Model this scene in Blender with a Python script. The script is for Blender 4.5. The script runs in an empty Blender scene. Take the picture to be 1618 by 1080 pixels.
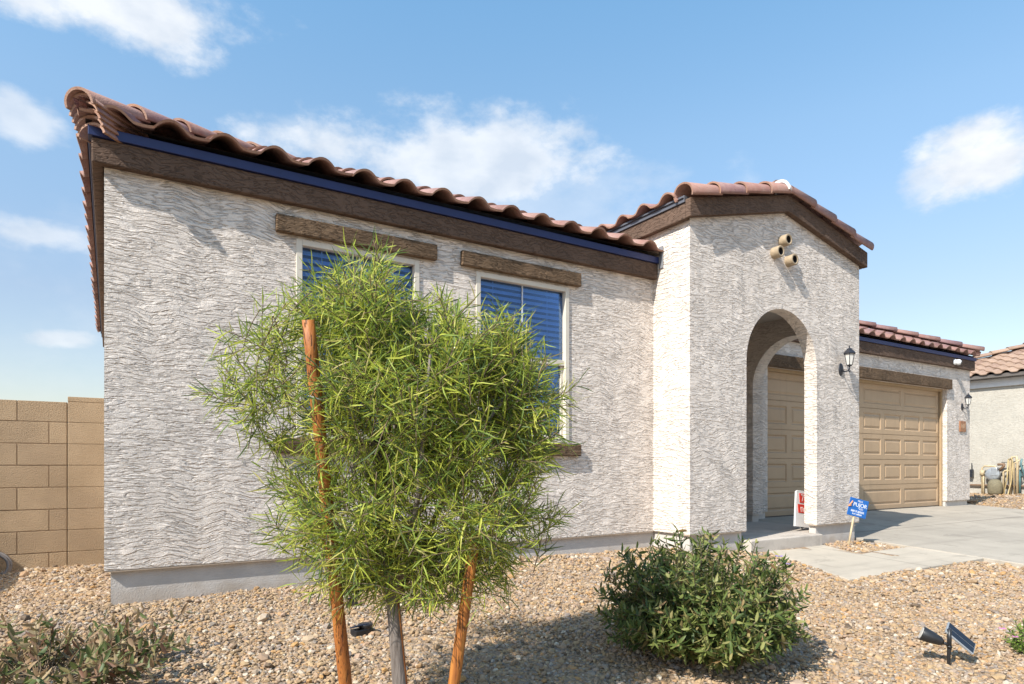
import bpy, bmesh, math, random
import numpy as np
from mathutils import Vector, Matrix
from mathutils.noise import noise as mnoise
R = math.radians
random.seed(7); rng = np.random.default_rng(11)
sc = bpy.context.scene
COL = sc.collection

# ------------------------------------------------------------------ camera
CZ = 1.0                                   # camera height; house numbers below are relative to it
F = 1020.0
YAW = R(31.9)
cam = bpy.data.cameras.new("camera"); camo = bpy.data.objects.new("camera", cam); COL.objects.link(camo)
camo.location = (0, 0, CZ); camo.rotation_euler = (R(90), 0, -YAW)
cam.sensor_width = 36; cam.lens = F / 1618 * 36; cam.shift_y = 195 / 1618
cam.clip_start = 0.05; cam.clip_end = 2000
sc.camera = camo

# ------------------------------------------------------------------ sun, sky, exposure
SUN = Vector((-.42, -.120, .40)).normalized()           # towards the sun
sun = bpy.data.lights.new("sun", 'SUN'); suno = bpy.data.objects.new("sun", sun); COL.objects.link(suno)
sun.energy = 5.0; sun.angle = R(0.5); sun.color = (1, .95, .87)
suno.rotation_euler = (-SUN).to_track_quat('-Z', 'Y').to_euler(); suno.location = (-20, -6, 20)
sc.view_settings.view_transform = 'Standard'; sc.view_settings.look = 'None'
sc.view_settings.gamma = 1; sc.view_settings.use_curve_mapping = False
sc.view_settings.exposure = 0.55

def pix_dir(px, py):
    t = (px - 809) / F
    c, s = math.sin(YAW), math.cos(YAW)
    return Vector((c + s * t, s - c * t, (735 - py) / F))

def build_world():
    w = bpy.data.worlds.new("World"); sc.world = w; w.use_nodes = True
    nt = w.node_tree; N = nt.nodes; L = nt.links
    for n in list(N): N.remove(n)
    out = N.new('ShaderNodeOutputWorld'); bg = N.new('ShaderNodeBackground')
    bg.inputs['Strength'].default_value = 0.15
    sky = N.new('ShaderNodeTexSky'); sky.sky_type = 'NISHITA'; sky.sun_disc = False
    sky.sun_elevation = math.asin(SUN.z); sky.sun_rotation = math.atan2(SUN.x, SUN.y)
    sky.air_density = 1.25; sky.dust_density = 0.6; sky.ozone_density = 1.6
    tc = N.new('ShaderNodeTexCoord')
    def math_(op, a, b=None, c=None):
        n = N.new('ShaderNodeMath'); n.operation = op
        for i, v in enumerate((a, b, c)):
            if v is None: continue
            if isinstance(v, (int, float)): n.inputs[i].default_value = v
            else: L.new(v, n.inputs[i])
        return n.outputs[0]
    def dot(v):
        n = N.new('ShaderNodeVectorMath'); n.operation = 'DOT_PRODUCT'
        L.new(tc.outputs['Generated'], n.inputs[0]); n.inputs[1].default_value = v
        return n.outputs['Value']
    no = N.new('ShaderNodeTexNoise'); no.inputs['Scale'].default_value = 8.5; no.inputs['Detail'].default_value = 10
    no.inputs['Roughness'].default_value = .60
    mp = N.new('ShaderNodeMapping'); mp.inputs['Scale'].default_value = (1, 1, 1.7)
    L.new(tc.outputs['Generated'], mp.inputs[0]); L.new(mp.outputs[0], no.inputs['Vector'])
    nz = math_('MULTIPLY', math_('SUBTRACT', no.outputs['Fac'], .5), 3.0)
    total = None
    # clouds: where they stand in the sky (through the view direction), half widths, density
    for px, py, rx, ry, dens in [(200, 12, 290, 72, .85), (50, 185, 85, 45, .6), (700, 245, 330, 85, .74), (470, 212, 60, 34, .3),
                                 (55, 372, 120, 30, .6), (105, 535, 80, 22, .6), (1560, 250, 150, 62, .95), (1490, 275, 80, 40, .7), (1700, 210, 260, 70, .9),
                                 (400, 560, 500, 260, .12), (800, 330, 420, 110, .30)]:
        c = pix_dir(px, py).normalized()
        u = Vector((c.y, -c.x, 0)).normalized(); v = u.cross(c).normalized()
        k = math.cos(math.atan((px - 809) / F))
        cd = math_('MAXIMUM', dot(c), .05)
        du = math_('DIVIDE', math_('DIVIDE', dot(u), cd), rx / F * k * k)
        dv = math_('DIVIDE', math_('DIVIDE', dot(v), cd), ry / F * k)
        r2 = math_('ADD', math_('MULTIPLY', du, du), math_('MULTIPLY', dv, dv))
        e = math_('SUBTRACT', 1.0, math_('SQRT', r2))
        m = math_('ADD', math_('MULTIPLY', e, 1.25), nz)
        n = N.new('ShaderNodeMapRange'); n.interpolation_type = 'SMOOTHSTEP'
        n.inputs['From Min'].default_value = 0.08; n.inputs['From Max'].default_value = .95
        n.inputs['To Max'].default_value = dens
        L.new(m, n.inputs['Value'])
        total = n.outputs[0] if total is None else math_('MAXIMUM', total, n.outputs[0])
    mix = N.new('ShaderNodeMix'); mix.data_type = 'RGBA'
    hs = N.new('ShaderNodeHueSaturation'); hs.inputs['Saturation'].default_value = 1.0; hs.inputs['Value'].default_value = 1.0
    sx = N.new('ShaderNodeSeparateXYZ'); L.new(tc.outputs['Generated'], sx.inputs[0])
    gr = N.new('ShaderNodeValToRGB'); L.new(sx.outputs[2], gr.inputs[0])
    el = gr.color_ramp.elements
    for _ in range(2): el.new(.5)
    for e, (p, c) in zip(el, [(.04, (.73, .69, .72)), (.22, (.83, .77, .78)), (.44, (.98, 1.06, 1.03)), (.58, (.90, 1.15, 1.16))]):
        e.position = p; e.color = (*c, 1)
    ml = N.new('ShaderNodeMix'); ml.data_type = 'RGBA'; ml.blend_type = 'MULTIPLY'; ml.inputs['Factor'].default_value = 1
    L.new(sky.outputs[0], ml.inputs['A']); L.new(gr.outputs[0], ml.inputs['B'])
    L.new(ml.outputs['Result'], hs.inputs['Color'])
    L.new(total, mix.inputs['Factor']); L.new(hs.outputs[0], mix.inputs['A'])
    n2 = N.new('ShaderNodeTexNoise'); n2.inputs['Scale'].default_value = 16; n2.inputs['Detail'].default_value = 6
    L.new(mp.outputs[0], n2.inputs['Vector'])
    cr = N.new('ShaderNodeValToRGB'); L.new(n2.outputs['Fac'], cr.inputs[0])
    cr.color_ramp.elements[0].position = .32; cr.color_ramp.elements[0].color = (3.7, 3.95, 4.3, 1)
    cr.color_ramp.elements[1].position = .62; cr.color_ramp.elements[1].color = (4.9, 4.95, 5.0, 1)
    L.new(cr.outputs[0], mix.inputs['B'])
    L.new(mix.outputs['Result'], bg.inputs['Color']); L.new(bg.outputs[0], out.inputs[0])
build_world()

# ------------------------------------------------------------------ helpers
class MB:
    def __init__(s): s.v = []; s.f = []; s.m = []; s.smooth = []
    def add(s, verts, faces, mi=0, smooth=False):
        o = len(s.v); s.v += [tuple(p) for p in verts]
        for f in faces: s.f.append(tuple(i + o for i in f)); s.m.append(mi); s.smooth.append(smooth)
    def quad(s, a, b, c, d, mi=0): s.add([a, b, c, d], [(0, 1, 2, 3)], mi)
    def box(s, x0, x1, y0, y1, z0, z1, mi=0, M=None):
        v = [(x, y, z) for z in (z0, z1) for y in (y0, y1) for x in (x0, x1)]
        if M is not None: v = [M @ Vector(p) for p in v]
        s.add(v, [(0, 2, 3, 1), (4, 5, 7, 6), (0, 1, 5, 4), (1, 3, 7, 5), (3, 2, 6, 7), (2, 0, 4, 6)], mi)
    def tube(s, pts, rad, n=8, mi=0, caps=True):
        pts = [Vector(p) for p in pts]
        if isinstance(rad, (int, float)): rad = [rad] * len(pts)
        o = len(s.v); prev = None
        for i, p in enumerate(pts):
            d = (pts[min(i + 1, len(pts) - 1)] - pts[max(i - 1, 0)]).normalized()
            if prev is None:
                a = d.orthogonal().normalized()
            else:
                a = (prev - d * prev.dot(d))
                a = a.normalized() if a.length > 1e-6 else d.orthogonal().normalized()
            prev = a; b = d.cross(a)
            for k in range(n):
                t = 2 * math.pi * k / n
                s.v.append(tuple(p + (a * math.cos(t) + b * math.sin(t)) * rad[i]))
        for i in range(len(pts) - 1):
            for k in range(n):
                k2 = (k + 1) % n
                s.f.append((o + i * n + k, o + i * n + k2, o + (i + 1) * n + k2, o + (i + 1) * n + k)); s.m.append(mi); s.smooth.append(True)
        if caps:
            s.f.append(tuple(o + k for k in reversed(range(n)))); s.m.append(mi); s.smooth.append(False)
            e = o + (len(pts) - 1) * n
            s.f.append(tuple(e + k for k in range(n))); s.m.append(mi); s.smooth.append(False)
    def lathe(s, prof, n=16, mi=0, M=None, smooth=True):
        o = len(s.v)
        for r, z in prof:
            for k in range(n):
                t = 2 * math.pi * k / n; p = Vector((r * math.cos(t), r * math.sin(t), z))
                s.v.append(tuple(M @ p if M is not None else p))
        for i in range(len(prof) - 1):
            for k in range(n):
                k2 = (k + 1) % n
                s.f.append((o + i * n + k, o + i * n + k2, o + (i + 1) * n + k2, o + (i + 1) * n + k)); s.m.append(mi); s.smooth.append(smooth)
    def build(s, name, mats, parent=None, loc=None, bevel=0):
        me = bpy.data.meshes.new(name); me.from_pydata(s.v, [], s.f)
        if not isinstance(mats, (list, tuple)): mats = [mats]
        for m in mats: me.materials.append(m)
        me.polygons.foreach_set('material_index', s.m); me.polygons.foreach_set('use_smooth', s.smooth)
        me.update()
        return link(name, me, parent, loc, bevel)

def link(name, me, parent=None, loc=None, bevel=0):
    o = bpy.data.objects.new(name, me); COL.objects.link(o)
    if parent is not None:
        o.parent = parent
        base = Vector(parent['org']) if 'org' in parent else Vector((0, 0, 0))
        o.location = Vector(loc or (0, 0, 0)) - base
    elif loc: o.location = loc
    if bevel:
        b = o.modifiers.new('bevel', 'BEVEL'); b.width = bevel; b.segments = 2; b.limit_method = 'ANGLE'; b.angle_limit = R(50)
    return o

def thing(name, label, cat, loc=(0, 0, 0), group=None):
    o = bpy.data.objects.new(name, None); COL.objects.link(o); o.location = loc
    o.empty_display_size = .1
    o['label'] = label; o['category'] = cat; o['org'] = list(loc)
    if group: o['group'] = group
    return o
def tag(o, label, cat, group=None, kind=None):
    o['label'] = label; o['category'] = cat
    if group: o['group'] = group
    if kind: o['kind'] = kind
    return o
def structure(o): o['kind'] = 'structure'; return o

def dup(root, loc, label):
    r = root.copy(); COL.objects.link(r); r.location = loc; r['label'] = label
    for ch in list(root.children):
        c = ch.copy(); COL.objects.link(c); c.parent = r
        for g in ch.children:
            d = g.copy(); COL.objects.link(d); d.parent = c
    return r

# ------------------------------------------------------------------ materials
class Mat:
    def __init__(s, name, rough=.8):
        s.m = bpy.data.materials.new(name); s.m.use_nodes = True
        s.nt = s.m.node_tree; s.N = s.nt.nodes; s.L = s.nt.links
        s.b = s.N['Principled BSDF']; s.b.inputs['Roughness'].default_value = rough
        s.geo = s.N.new('ShaderNodeNewGeometry')
    def n(s, t, **k):
        x = s.N.new(t)
        for a, v in k.items(): setattr(x, a, v)
        return x
    def set(s, sock, v):
        if hasattr(v, 'is_output') or isinstance(v, bpy.types.NodeSocket): s.L.new(v, sock)
        else: sock.default_value = v
    def math(s, op, a, b=None, c=None, clamp=False):
        x = s.n('ShaderNodeMath', operation=op, use_clamp=clamp)
        for i, v in enumerate((a, b, c)):
            if v is not None: s.set(x.inputs[i], v)
        return x.outputs[0]
    def noise(s, vec, scale, detail=3, rough=.5, dist=0):
        x = s.n('ShaderNodeTexNoise')
        if vec is not None: s.L.new(vec, x.inputs['Vector'])
        x.inputs['Scale'].default_value = scale; x.inputs['Detail'].default_value = detail
        x.inputs['Roughness'].default_value = rough; x.inputs['Distortion'].default_value = dist
        return x.outputs['Fac']
    def ramp(s, fac, stops, interp='LINEAR'):
        x = s.n('ShaderNodeValToRGB'); x.color_ramp.interpolation = interp
        el = x.color_ramp.elements
        while len(el) < len(stops): el.new(.5)
        for e, (p, c) in zip(el, stops): e.position = p; e.color = (c[0], c[1], c[2], 1)
        s.L.new(fac, x.inputs[0]); return x.outputs[0]
    def mapr(s, v, a, b, c=0., d=1., smooth=True):
        x = s.n('ShaderNodeMapRange'); x.interpolation_type = 'SMOOTHSTEP' if smooth else 'LINEAR'
        s.L.new(v, x.inputs[0])
        for i, k in enumerate((a, b, c, d)): x.inputs[i + 1].default_value = k
        return x.outputs[0]
    def mix(s, f, a, b, blend='MIX'):
        x = s.n('ShaderNodeMix', data_type='RGBA', blend_type=blend)
        s.set(x.inputs['Factor'], f)
        for k, v in (('A', a), ('B', b)):
            if isinstance(v, tuple): x.inputs[k].default_value = (*v[:3], 1)
            else: s.L.new(v, x.inputs[k])
        return x.outputs['Result']
    def bump(s, h, dist, strength=1.0, normal=None):
        x = s.n('ShaderNodeBump'); x.inputs['Distance'].default_value = dist; x.inputs['Strength'].default_value = strength
        s.L.new(h, x.inputs['Height'])
        if normal is not None: s.L.new(normal, x.inputs['Normal'])
        return x.outputs[0]
    def col(s, c):
        s.set(s.b.inputs['Base Color'], (*c, 1) if isinstance(c, tuple) else c); return s
    def nor(s, x): s.L.new(x, s.b.inputs['Normal']); return s
    @property
    def pos(s): return s.geo.outputs['Position']

def plain(name, c, rough=.7, var=.12, scale=9, bump=.0, bscale=60, metal=0, spec=.5):
    m = Mat(name, rough)
    f = m.noise(m.pos, scale, 4)
    lo = tuple(x * (1 - var) for x in c); hi = tuple(min(1, x * (1 + var)) for x in c)
    m.col(m.ramp(f, [(.3, lo), (.7, hi)]))
    if bump: m.nor(m.bump(m.noise(m.pos, bscale, 3), bump))
    m.b.inputs['Metallic'].default_value = metal
    m.b.inputs['Specular IOR Level'].default_value = spec
    return m.m

def stucco(name, c, dist=.011, fu=9., fz=42., amp=.05, var=.06, chev=2.1, groove_shade=.30):
    m = Mat(name, .92); m.b.inputs['Specular IOR Level'].default_value = .2
    sp = m.n('ShaderNodeSeparateXYZ'); m.L.new(m.pos, sp.inputs[0])
    u = m.math('ADD', sp.outputs[0], sp.outputs[1]); z = sp.outputs[2]
    big = m.noise(m.pos, 1.6, 2)
    tri = m.math('PINGPONG', m.math('ADD', m.math('MULTIPLY', u, chev), m.math('MULTIPLY', m.noise(m.pos, .9, 1), 3.2)), .5)
    mask = m.mapr(m.noise(m.pos, 1.1, 1), .40, .60, .15, 1.)
    zz = m.math('ADD', z, m.math('MULTIPLY', m.math('MULTIPLY', tri, mask), amp * 1.9))
    zz = m.math('ADD', zz, m.math('MULTIPLY', big, .05))
    def layer(ku, kz, w):
        cb = m.n('ShaderNodeCombineXYZ')
        m.set(cb.inputs[0], m.math('MULTIPLY', u, fu * ku)); m.set(cb.inputs[1], m.math('MULTIPLY', zz, fz * kz)); cb.inputs[2].default_value = w
        return m.noise(cb.outputs[0], 1.0, 2.2, .5, .1)
    n1 = layer(1., 1., 0.); n2 = layer(1.9, 1.75, 4.7)
    plate = m.mapr(n1, .44, .56)
    groove = m.mapr(m.math('ABSOLUTE', m.math('SUBTRACT', n1, .47)), 0., .045)
    g2 = m.mapr(m.math('ABSOLUTE', m.math('SUBTRACT', n2, .50)), 0., .05)
    fine = m.noise(m.pos, 150, 3)
    h = m.math('ADD', m.math('MULTIPLY', plate, .75), m.math('MULTIPLY', groove, .55))
    h = m.math('ADD', h, m.math('MULTIPLY', g2, .22))
    h = m.math('MULTIPLY', h, m.mapr(m.noise(m.pos, 5.5, 3), .34, .58, .60, 1.05))
    h = m.math('ADD', h, m.math('MULTIPLY', fine, .34))
    m.nor(m.bump(h, dist))
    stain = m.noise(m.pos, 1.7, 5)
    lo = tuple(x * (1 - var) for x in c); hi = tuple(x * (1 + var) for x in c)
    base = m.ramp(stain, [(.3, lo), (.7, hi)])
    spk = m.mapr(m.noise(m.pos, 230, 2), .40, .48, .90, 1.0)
    shade_spk = m.math('MULTIPLY', spk, m.mapr(m.math('MULTIPLY', groove, m.math('ADD', m.math('MULTIPLY', g2, .5), .5)), 0., 1., 1 - groove_shade, 1.))  # relief shade painted into the grooves, plus random fine specks
    m.col(m.mix(1.0, base, m.ramp(shade_spk, [(0., (0, 0, 0)), (1., (1, 1, 1))]), 'MULTIPLY'))
    return m.m

M_STUCCO = stucco('stucco_offwhite', (.77, .685, .61), dist=.0105, fu=6.3, fz=39, groove_shade=.11)
M_STUCCO_N = stucco('stucco_cream', (.45, .42, .365), dist=.003, groove_shade=.1)
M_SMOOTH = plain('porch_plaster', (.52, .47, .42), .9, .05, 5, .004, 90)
def stem_mat():
    m = Mat('stem_wall', .9)
    sp = m.n('ShaderNodeSeparateXYZ'); m.L.new(m.pos, sp.inputs[0])
    c = m.ramp(m.noise(m.pos, 5, 5, .6), [(.3, (.46, .43, .40)), (.7, (.56, .52, .48))])
    lvl = m.math('ADD', sp.outputs[2], m.math('MULTIPLY', m.math('SUBTRACT', m.noise(m.pos, 9, 4), .5), .22))
    c = m.mix(m.mapr(lvl, .10, .24, .55, 0.), c, (.34, .26, .185))
    m.col(c); m.nor(m.bump(m.noise(m.pos, 120, 3), .003)); return m.m
M_STEM = stem_mat()
M_SCREED = plain('weep_screed', (.42, .33, .25), .6, .1)
def band_mat():
    m = stucco('brown_band', (.135, .088, .064), dist=.006, fu=11, fz=38, var=.18)
    return m
M_BAND = band_mat()
M_LINTEL = stucco('brown_lintel', (.165, .108, .066), dist=.012, fu=9, fz=46, var=.25)
M_BLUE = plain('slate_sky_tint', (.012, .022, .10), .45, .1)  # dark slate board, with reflected sky blue put into the base colour
M_DECK = plain('roof_underlay', (.035, .026, .03), .9, .1)
M_WHITE = plain('window_vinyl', (.62, .56, .47), .45, .05)
def door_mat():
    m = Mat('garage_door_tan', .5)
    sp = m.n('ShaderNodeSeparateXYZ'); m.L.new(m.pos, sp.inputs[0])
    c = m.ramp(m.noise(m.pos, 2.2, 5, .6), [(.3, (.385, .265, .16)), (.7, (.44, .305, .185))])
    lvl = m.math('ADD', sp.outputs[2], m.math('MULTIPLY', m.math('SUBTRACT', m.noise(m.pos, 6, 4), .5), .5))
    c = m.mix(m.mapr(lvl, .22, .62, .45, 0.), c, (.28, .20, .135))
    st = m.n('ShaderNodeMapping'); st.inputs['Scale'].default_value = (14, 1, .9); m.L.new(m.pos, st.inputs[0])
    c = m.mix(m.mapr(m.noise(st.outputs[0], 1, 4), .55, .72, 0, .3), c, (.30, .21, .135))
    m.col(c); return m.m
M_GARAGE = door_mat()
M_TRIMW = plain('garage_trim', (.36, .25, .14), .6, .08)
M_BLACK = plain('black_plastic', (.018, .018, .020), .38, .2)
M_IRON = plain('lamp_black_metal', (.03, .032, .04), .35, .2, metal=.3)
M_CLAY = plain('clay_pipe', (.34, .26, .17), .7, .15, 30)
M_DARK = plain('bore_shade', (.01, .009, .009), .9)
M_WHITEPAINT = plain('white_trim', (.72, .72, .72), .6, .05)
M_MORTAR = plain('white_mortar', (.72, .73, .74), .9, .06, 30, .004, 80)
M_GALV = plain('grey_metal', (.36, .38, .40), .45, .12, 20, metal=.4)
M_TANPIPE = plain('tan_pipe', (.46, .36, .22), .55, .15, 30)
M_BRPIPE = plain('brown_pipe', (.20, .12, .07), .6, .15, 30)
M_BAG = plain('olive_bag', (.17, .145, .09), .8, .2, 20)
M_FLASH = plain('lead_flashing', (.20, .20, .21), .5, .15)

def tile_mat(name, stops, lip=False):
    m = Mat(name, .78)
    rpi = m.geo.outputs['Random Per Island']
    c = m.ramp(rpi, stops)
    nz = m.noise(m.pos, 14, 5, .6)
    c = m.mix(m.mapr(nz, .35, .75, 0, .55), c, (.36, .25, .21))
    c = m.mix(m.mapr(m.noise(m.pos, 46, 3), .60, .72, 0, .5), c, (.12, .065, .05))
    m.col(c); m.nor(m.bump(m.noise(m.pos, 120, 3), .003))
    return m.m
M_TILE = tile_mat('roof_tile_redbrown', [(.0, (.16, .08, .075)), (.3, (.27, .13, .11)), (.65, (.34, .185, .15)), (1., (.22, .12, .13))])
M_LIP = tile_mat('roof_tile_edge', [(0., (.26, .13, .085)), (1., (.38, .215, .14))])
M_TILE_N = tile_mat('roof_tile_tan', [(0., (.26, .17, .115)), (.5, (.34, .235, .165)), (1., (.21, .13, .09))])

def glass_mat():
    m = Mat('window_glass', .03); N, L = m.N, m.L
    out = [n for n in N if n.type == 'OUTPUT_MATERIAL'][0]
    tr = m.n('ShaderNodeBsdfTransparent'); tr.inputs[0].default_value = (.66, .80, .98, 1)
    gl = m.n('ShaderNodeBsdfGlossy'); gl.inputs['Roughness'].default_value = .02; gl.inputs[0].default_value = (.75, .85, 1, 1)
    fr = m.n('ShaderNodeFresnel'); fr.inputs[0].default_value = 1.6
    mx = m.n('ShaderNodeMixShader'); L.new(fr.outputs[0], mx.inputs[0]); L.new(tr.outputs[0], mx.inputs[1]); L.new(gl.outputs[0], mx.inputs[2])
    L.new(mx.outputs[0], out.inputs[0]); return m.m
M_GLASS = glass_mat()
M_BLIND = plain('blind_slat', (.66, .76, .88), .5, .04)

def frosted():
    m = Mat('frosted_glass', .35); m.col((.72, .70, .66)); m.b.inputs['Transmission Weight'].default_value = .25
    return m.m
M_FROST = frosted()

def concrete(name, c, joints=()):
    m = Mat(name, .85)
    sp = m.n('ShaderNodeSeparateXYZ'); m.L.new(m.pos, sp.inputs[0])
    n1 = m.noise(m.pos, 1.1, 5, .6); n2 = m.noise(m.pos, 7, 4, .6)
    col = m.ramp(n1, [(.3, tuple(x * .84 for x in c)), (.55, c), (.75, tuple(x * 1.12 for x in c))])
    col = m.mix(m.mapr(n2, .5, .72, 0, .35), col, tuple(x * .72 for x in c))
    st = m.n('ShaderNodeMapping'); st.inputs['Scale'].default_value = (.5, 6, 1); m.L.new(m.pos, st.inputs[0])
    col = m.mix(m.mapr(m.noise(st.outputs[0], 1.0, 4), .52, .7, 0, .35), col, tuple(x * .62 for x in c))
    sp2 = m.noise(m.pos, 2.6, 6, .65, .6)
    col = m.mix(m.mapr(sp2, .56, .66, 0, .5), col, tuple(x * .58 for x in c))
    col = m.mix(m.mapr(m.noise(m.pos, 70, 2), .62, .70, 0, .3), col, tuple(x * .6 for x in c))
    hh = m.math('MULTIPLY', m.noise(m.pos, 220, 3), .4)
    for ax, val in joints:
        d = m.math('ABSOLUTE', m.math('SUBTRACT', sp.outputs[ax], val))
        j = m.mapr(d, .004, .012, 1., 0.)
        col = m.mix(m.math('MULTIPLY', j, .7), col, tuple(x * .4 for x in c))
        hh = m.math('SUBTRACT', hh, m.math('MULTIPLY', j, 3))
    m.col(col); m.nor(m.bump(hh, .002)); return m.m
M_DRIVE = concrete('driveway_concrete', (.38, .335, .275), [(0, 10.9), (1, 4.6), (1, 2.2), (1, -.4)])
M_WALK = concrete('walk_concrete', (.47, .41, .33), [(0, 6.45)])
M_PORCH = concrete('porch_concrete', (.50, .44, .38))

STONE = [(0., (.085, .06, .04)), (.12, (.31, .205, .115)), (.28, (.42, .29, .155)), (.42, (.29, .20, .135)), (.55, (.45, .325, .20)),
         (.66, (.24, .21, .195)), (.76, (.43, .24, .085)), (.86, (.36, .25, .18)), (.94, (.55, .47, .36)), (1., (.16, .12, .10))]
def gravel_ground():
    m = Mat('gravel_ground', .95)
    v = m.n('ShaderNodeTexVoronoi'); v.inputs['Scale'].default_value = 38; m.L.new(m.pos, v.inputs['Vector'])
    sp = m.n('ShaderNodeSeparateColor'); m.L.new(v.outputs['Color'], sp.inputs[0])
    c = m.ramp(sp.outputs[0], STONE)
    c = m.mix(m.mapr(v.outputs['Distance'], .35, .7, 0, .8), c, (.22, .16, .11))
    big = m.noise(m.pos, .8, 4)
    c = m.mix(m.mapr(big, .4, .7, 0, .25), c, (.30, .22, .15))
    m.col(c); m.nor(m.bump(m.math('SUBTRACT', 1., v.outputs['Distance']), .012)); return m.m
M_GRAVEL = gravel_ground()
def stone_mat():
    m = Mat('gravel_stone', .85)
    oi = m.n('ShaderNodeObjectInfo')
    c = m.ramp(oi.outputs['Random'], STONE)
    tc = m.n('ShaderNodeTexCoord')
    c = m.mix(m.mapr(m.noise(tc.outputs['Object'], 1.6, 4), .45, .7, 0, .45), c, (.26, .185, .125))
    m.col(c); return m.m
M_STONE = stone_mat()

def leaf_mat(name, stops, trans=.35, rough=.5):
    m = Mat(name, rough); N, L = m.N, m.L
    c = m.ramp(m.geo.outputs['Random Per Island'], stops)
    m.col(c); m.b.inputs['Specular IOR Level'].default_value = .35
    tl = m.n('ShaderNodeBsdfTranslucent'); L.new(c, tl.inputs[0])
    out = [n for n in N if n.type == 'OUTPUT_MATERIAL'][0]
    mx = m.n('ShaderNodeMixShader'); mx.inputs[0].default_value = trans
    L.new(m.b.outputs[0], mx.inputs[1]); L.new(tl.outputs[0], mx.inputs[2]); L.new(mx.outputs[0], out.inputs[0])
    return m.m
M_LEAF_T = leaf_mat('tree_leaf', [(0., (.08, .12, .045)), (.25, (.17, .25, .055)), (.55, (.38, .46, .065)), (.85, (.60, .62, .10)), (1., (.50, .42, .18))], .46)
M_LEAF_S = leaf_mat('shrub_leaf', [(0., (.045, .08, .025)), (.35, (.11, .15, .035)), (.7, (.21, .24, .065)), (.9, (.33, .30, .12)), (1., (.26, .15, .07))], .3)
M_LEAF_L = leaf_mat('low_shrub_leaf', [(0., (.07, .11, .035)), (.3, (.16, .18, .06)), (.5, (.32, .23, .12)), (.75, (.22, .11, .07)), (1., (.46, .36, .20))], .25)
M_LEAF_R = leaf_mat('small_plant_leaf', [(0., (.10, .17, .03)), (1., (.24, .34, .06))], .35)
M_TWIG = plain('twig_bark', (.16, .115, .07), .8, .2, 30)
M_STEMG = plain('green_stem', (.11, .09, .055), .7, .25, 30)
M_PETAL = leaf_mat('purple_petal', [(0., (.30, .20, .55)), (1., (.45, .35, .70))], .3)
M_PINK = leaf_mat('pink_petal', [(0., (.60, .18, .42)), (1., (.75, .35, .60))], .3)
def bark():
    m = Mat('trunk_bark', .9)
    mp = m.n('ShaderNodeMapping'); mp.inputs['Scale'].default_value = (60, 60, 9); m.L.new(m.pos, mp.inputs[0])
    f = m.noise(mp.outputs[0], 1, 4)
    m.col(m.ramp(f, [(.3, (.09, .07, .058)), (.6, (.20, .17, .15))])); m.nor(m.bump(f, .008)); return m.m
M_BARK = bark()
def stake():
    m = Mat('stake_wood', .6)
    mp = m.n('ShaderNodeMapping'); mp.inputs['Scale'].default_value = (45, 45, 3.2); m.L.new(m.pos, mp.inputs[0])
    f = m.noise(mp.outputs[0], 1, 5, .6)
    c = m.ramp(f, [(.28, (.14, .042, .012)), (.5, (.42, .155, .028)), (.72, (.56, .26, .055))])
    oi = m.n('ShaderNodeObjectInfo')
    c = m.mix(m.math('MULTIPLY', oi.outputs['Random'], .55), c, (.30, .085, .022))
    ck = m.n('ShaderNodeMapping'); ck.inputs['Scale'].default_value = (130, 130, 5); m.L.new(m.pos, ck.inputs[0])
    cf = m.noise(ck.outputs[0], 1, 2)
    c = m.mix(m.mapr(cf, .60, .66, 0, .75), c, (.05, .02, .01))
    k = m.noise(m.pos, 9, 2)
    c = m.mix(m.mapr(k, .60, .70, 0, .6), c, (.14, .045, .02))
    m.col(c); m.nor(m.bump(m.math('SUBTRACT', f, m.mapr(cf, .58, .66)), .005)); return m.m
M_STAKE = stake()
def block():
    m = Mat('tan_block', .9)
    f = m.noise(m.pos, 3, 5, .6); g = m.noise(m.pos, 130, 3)
    c = m.ramp(f, [(.3, (.35, .245, .145)), (.7, (.44, .315, .195))])
    c = m.mix(m.mapr(g, .60, .68, 0, .45), c, (.22, .15, .09))
    c = m.mix(m.mapr(m.geo.outputs['Random Per Island'], 0, 1, 0, .4, False), c, (.30, .21, .13))
    c = m.mix(m.mapr(m.noise(m.pos, 1.4, 5, .65), .48, .70, 0, .4), c, (.27, .19, .12))
    m.col(c); m.nor(m.bump(g, .007)); return m.m
M_BLOCK = block()
M_JOINT = plain('block_mortar', (.30, .205, .125), .95, .08, 40)

# ------------------------------------------------------------------ ground
def zg(x, y):
    """ground height (world)"""
    z = .125 - .05 * (4.5 - y) if y < 4.5 else .125
    z += .055 * math.exp(-((x - 4.2) / 1.6) ** 2) * math.exp(-((y - 4.7) / .9) ** 2)
    if x < 1.5 and y > 4.2: z -= .055 * min(1, (y - 4.2) / 2) * min(1, (1.5 - x) / 1.5)
    if x > 7.2: 
        k = min(1, (x - 7.2) / .6)
        dz = .20 - .058 * (6.05 - y) if y < 6.05 else .20
        z = z * (1 - k) + (dz - .02) * k
    if x > 14.4: z += .12 * min(1, (x - 14.4) / 4)
    z += .012 * math.sin(x * 2.3 + 1) * math.sin(y * 2.9) + .008 * math.sin(x * 5.1 + y * 3.3)
    return z
def zdrive(y): return .243 - .058 * (6.05 - y)

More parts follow.
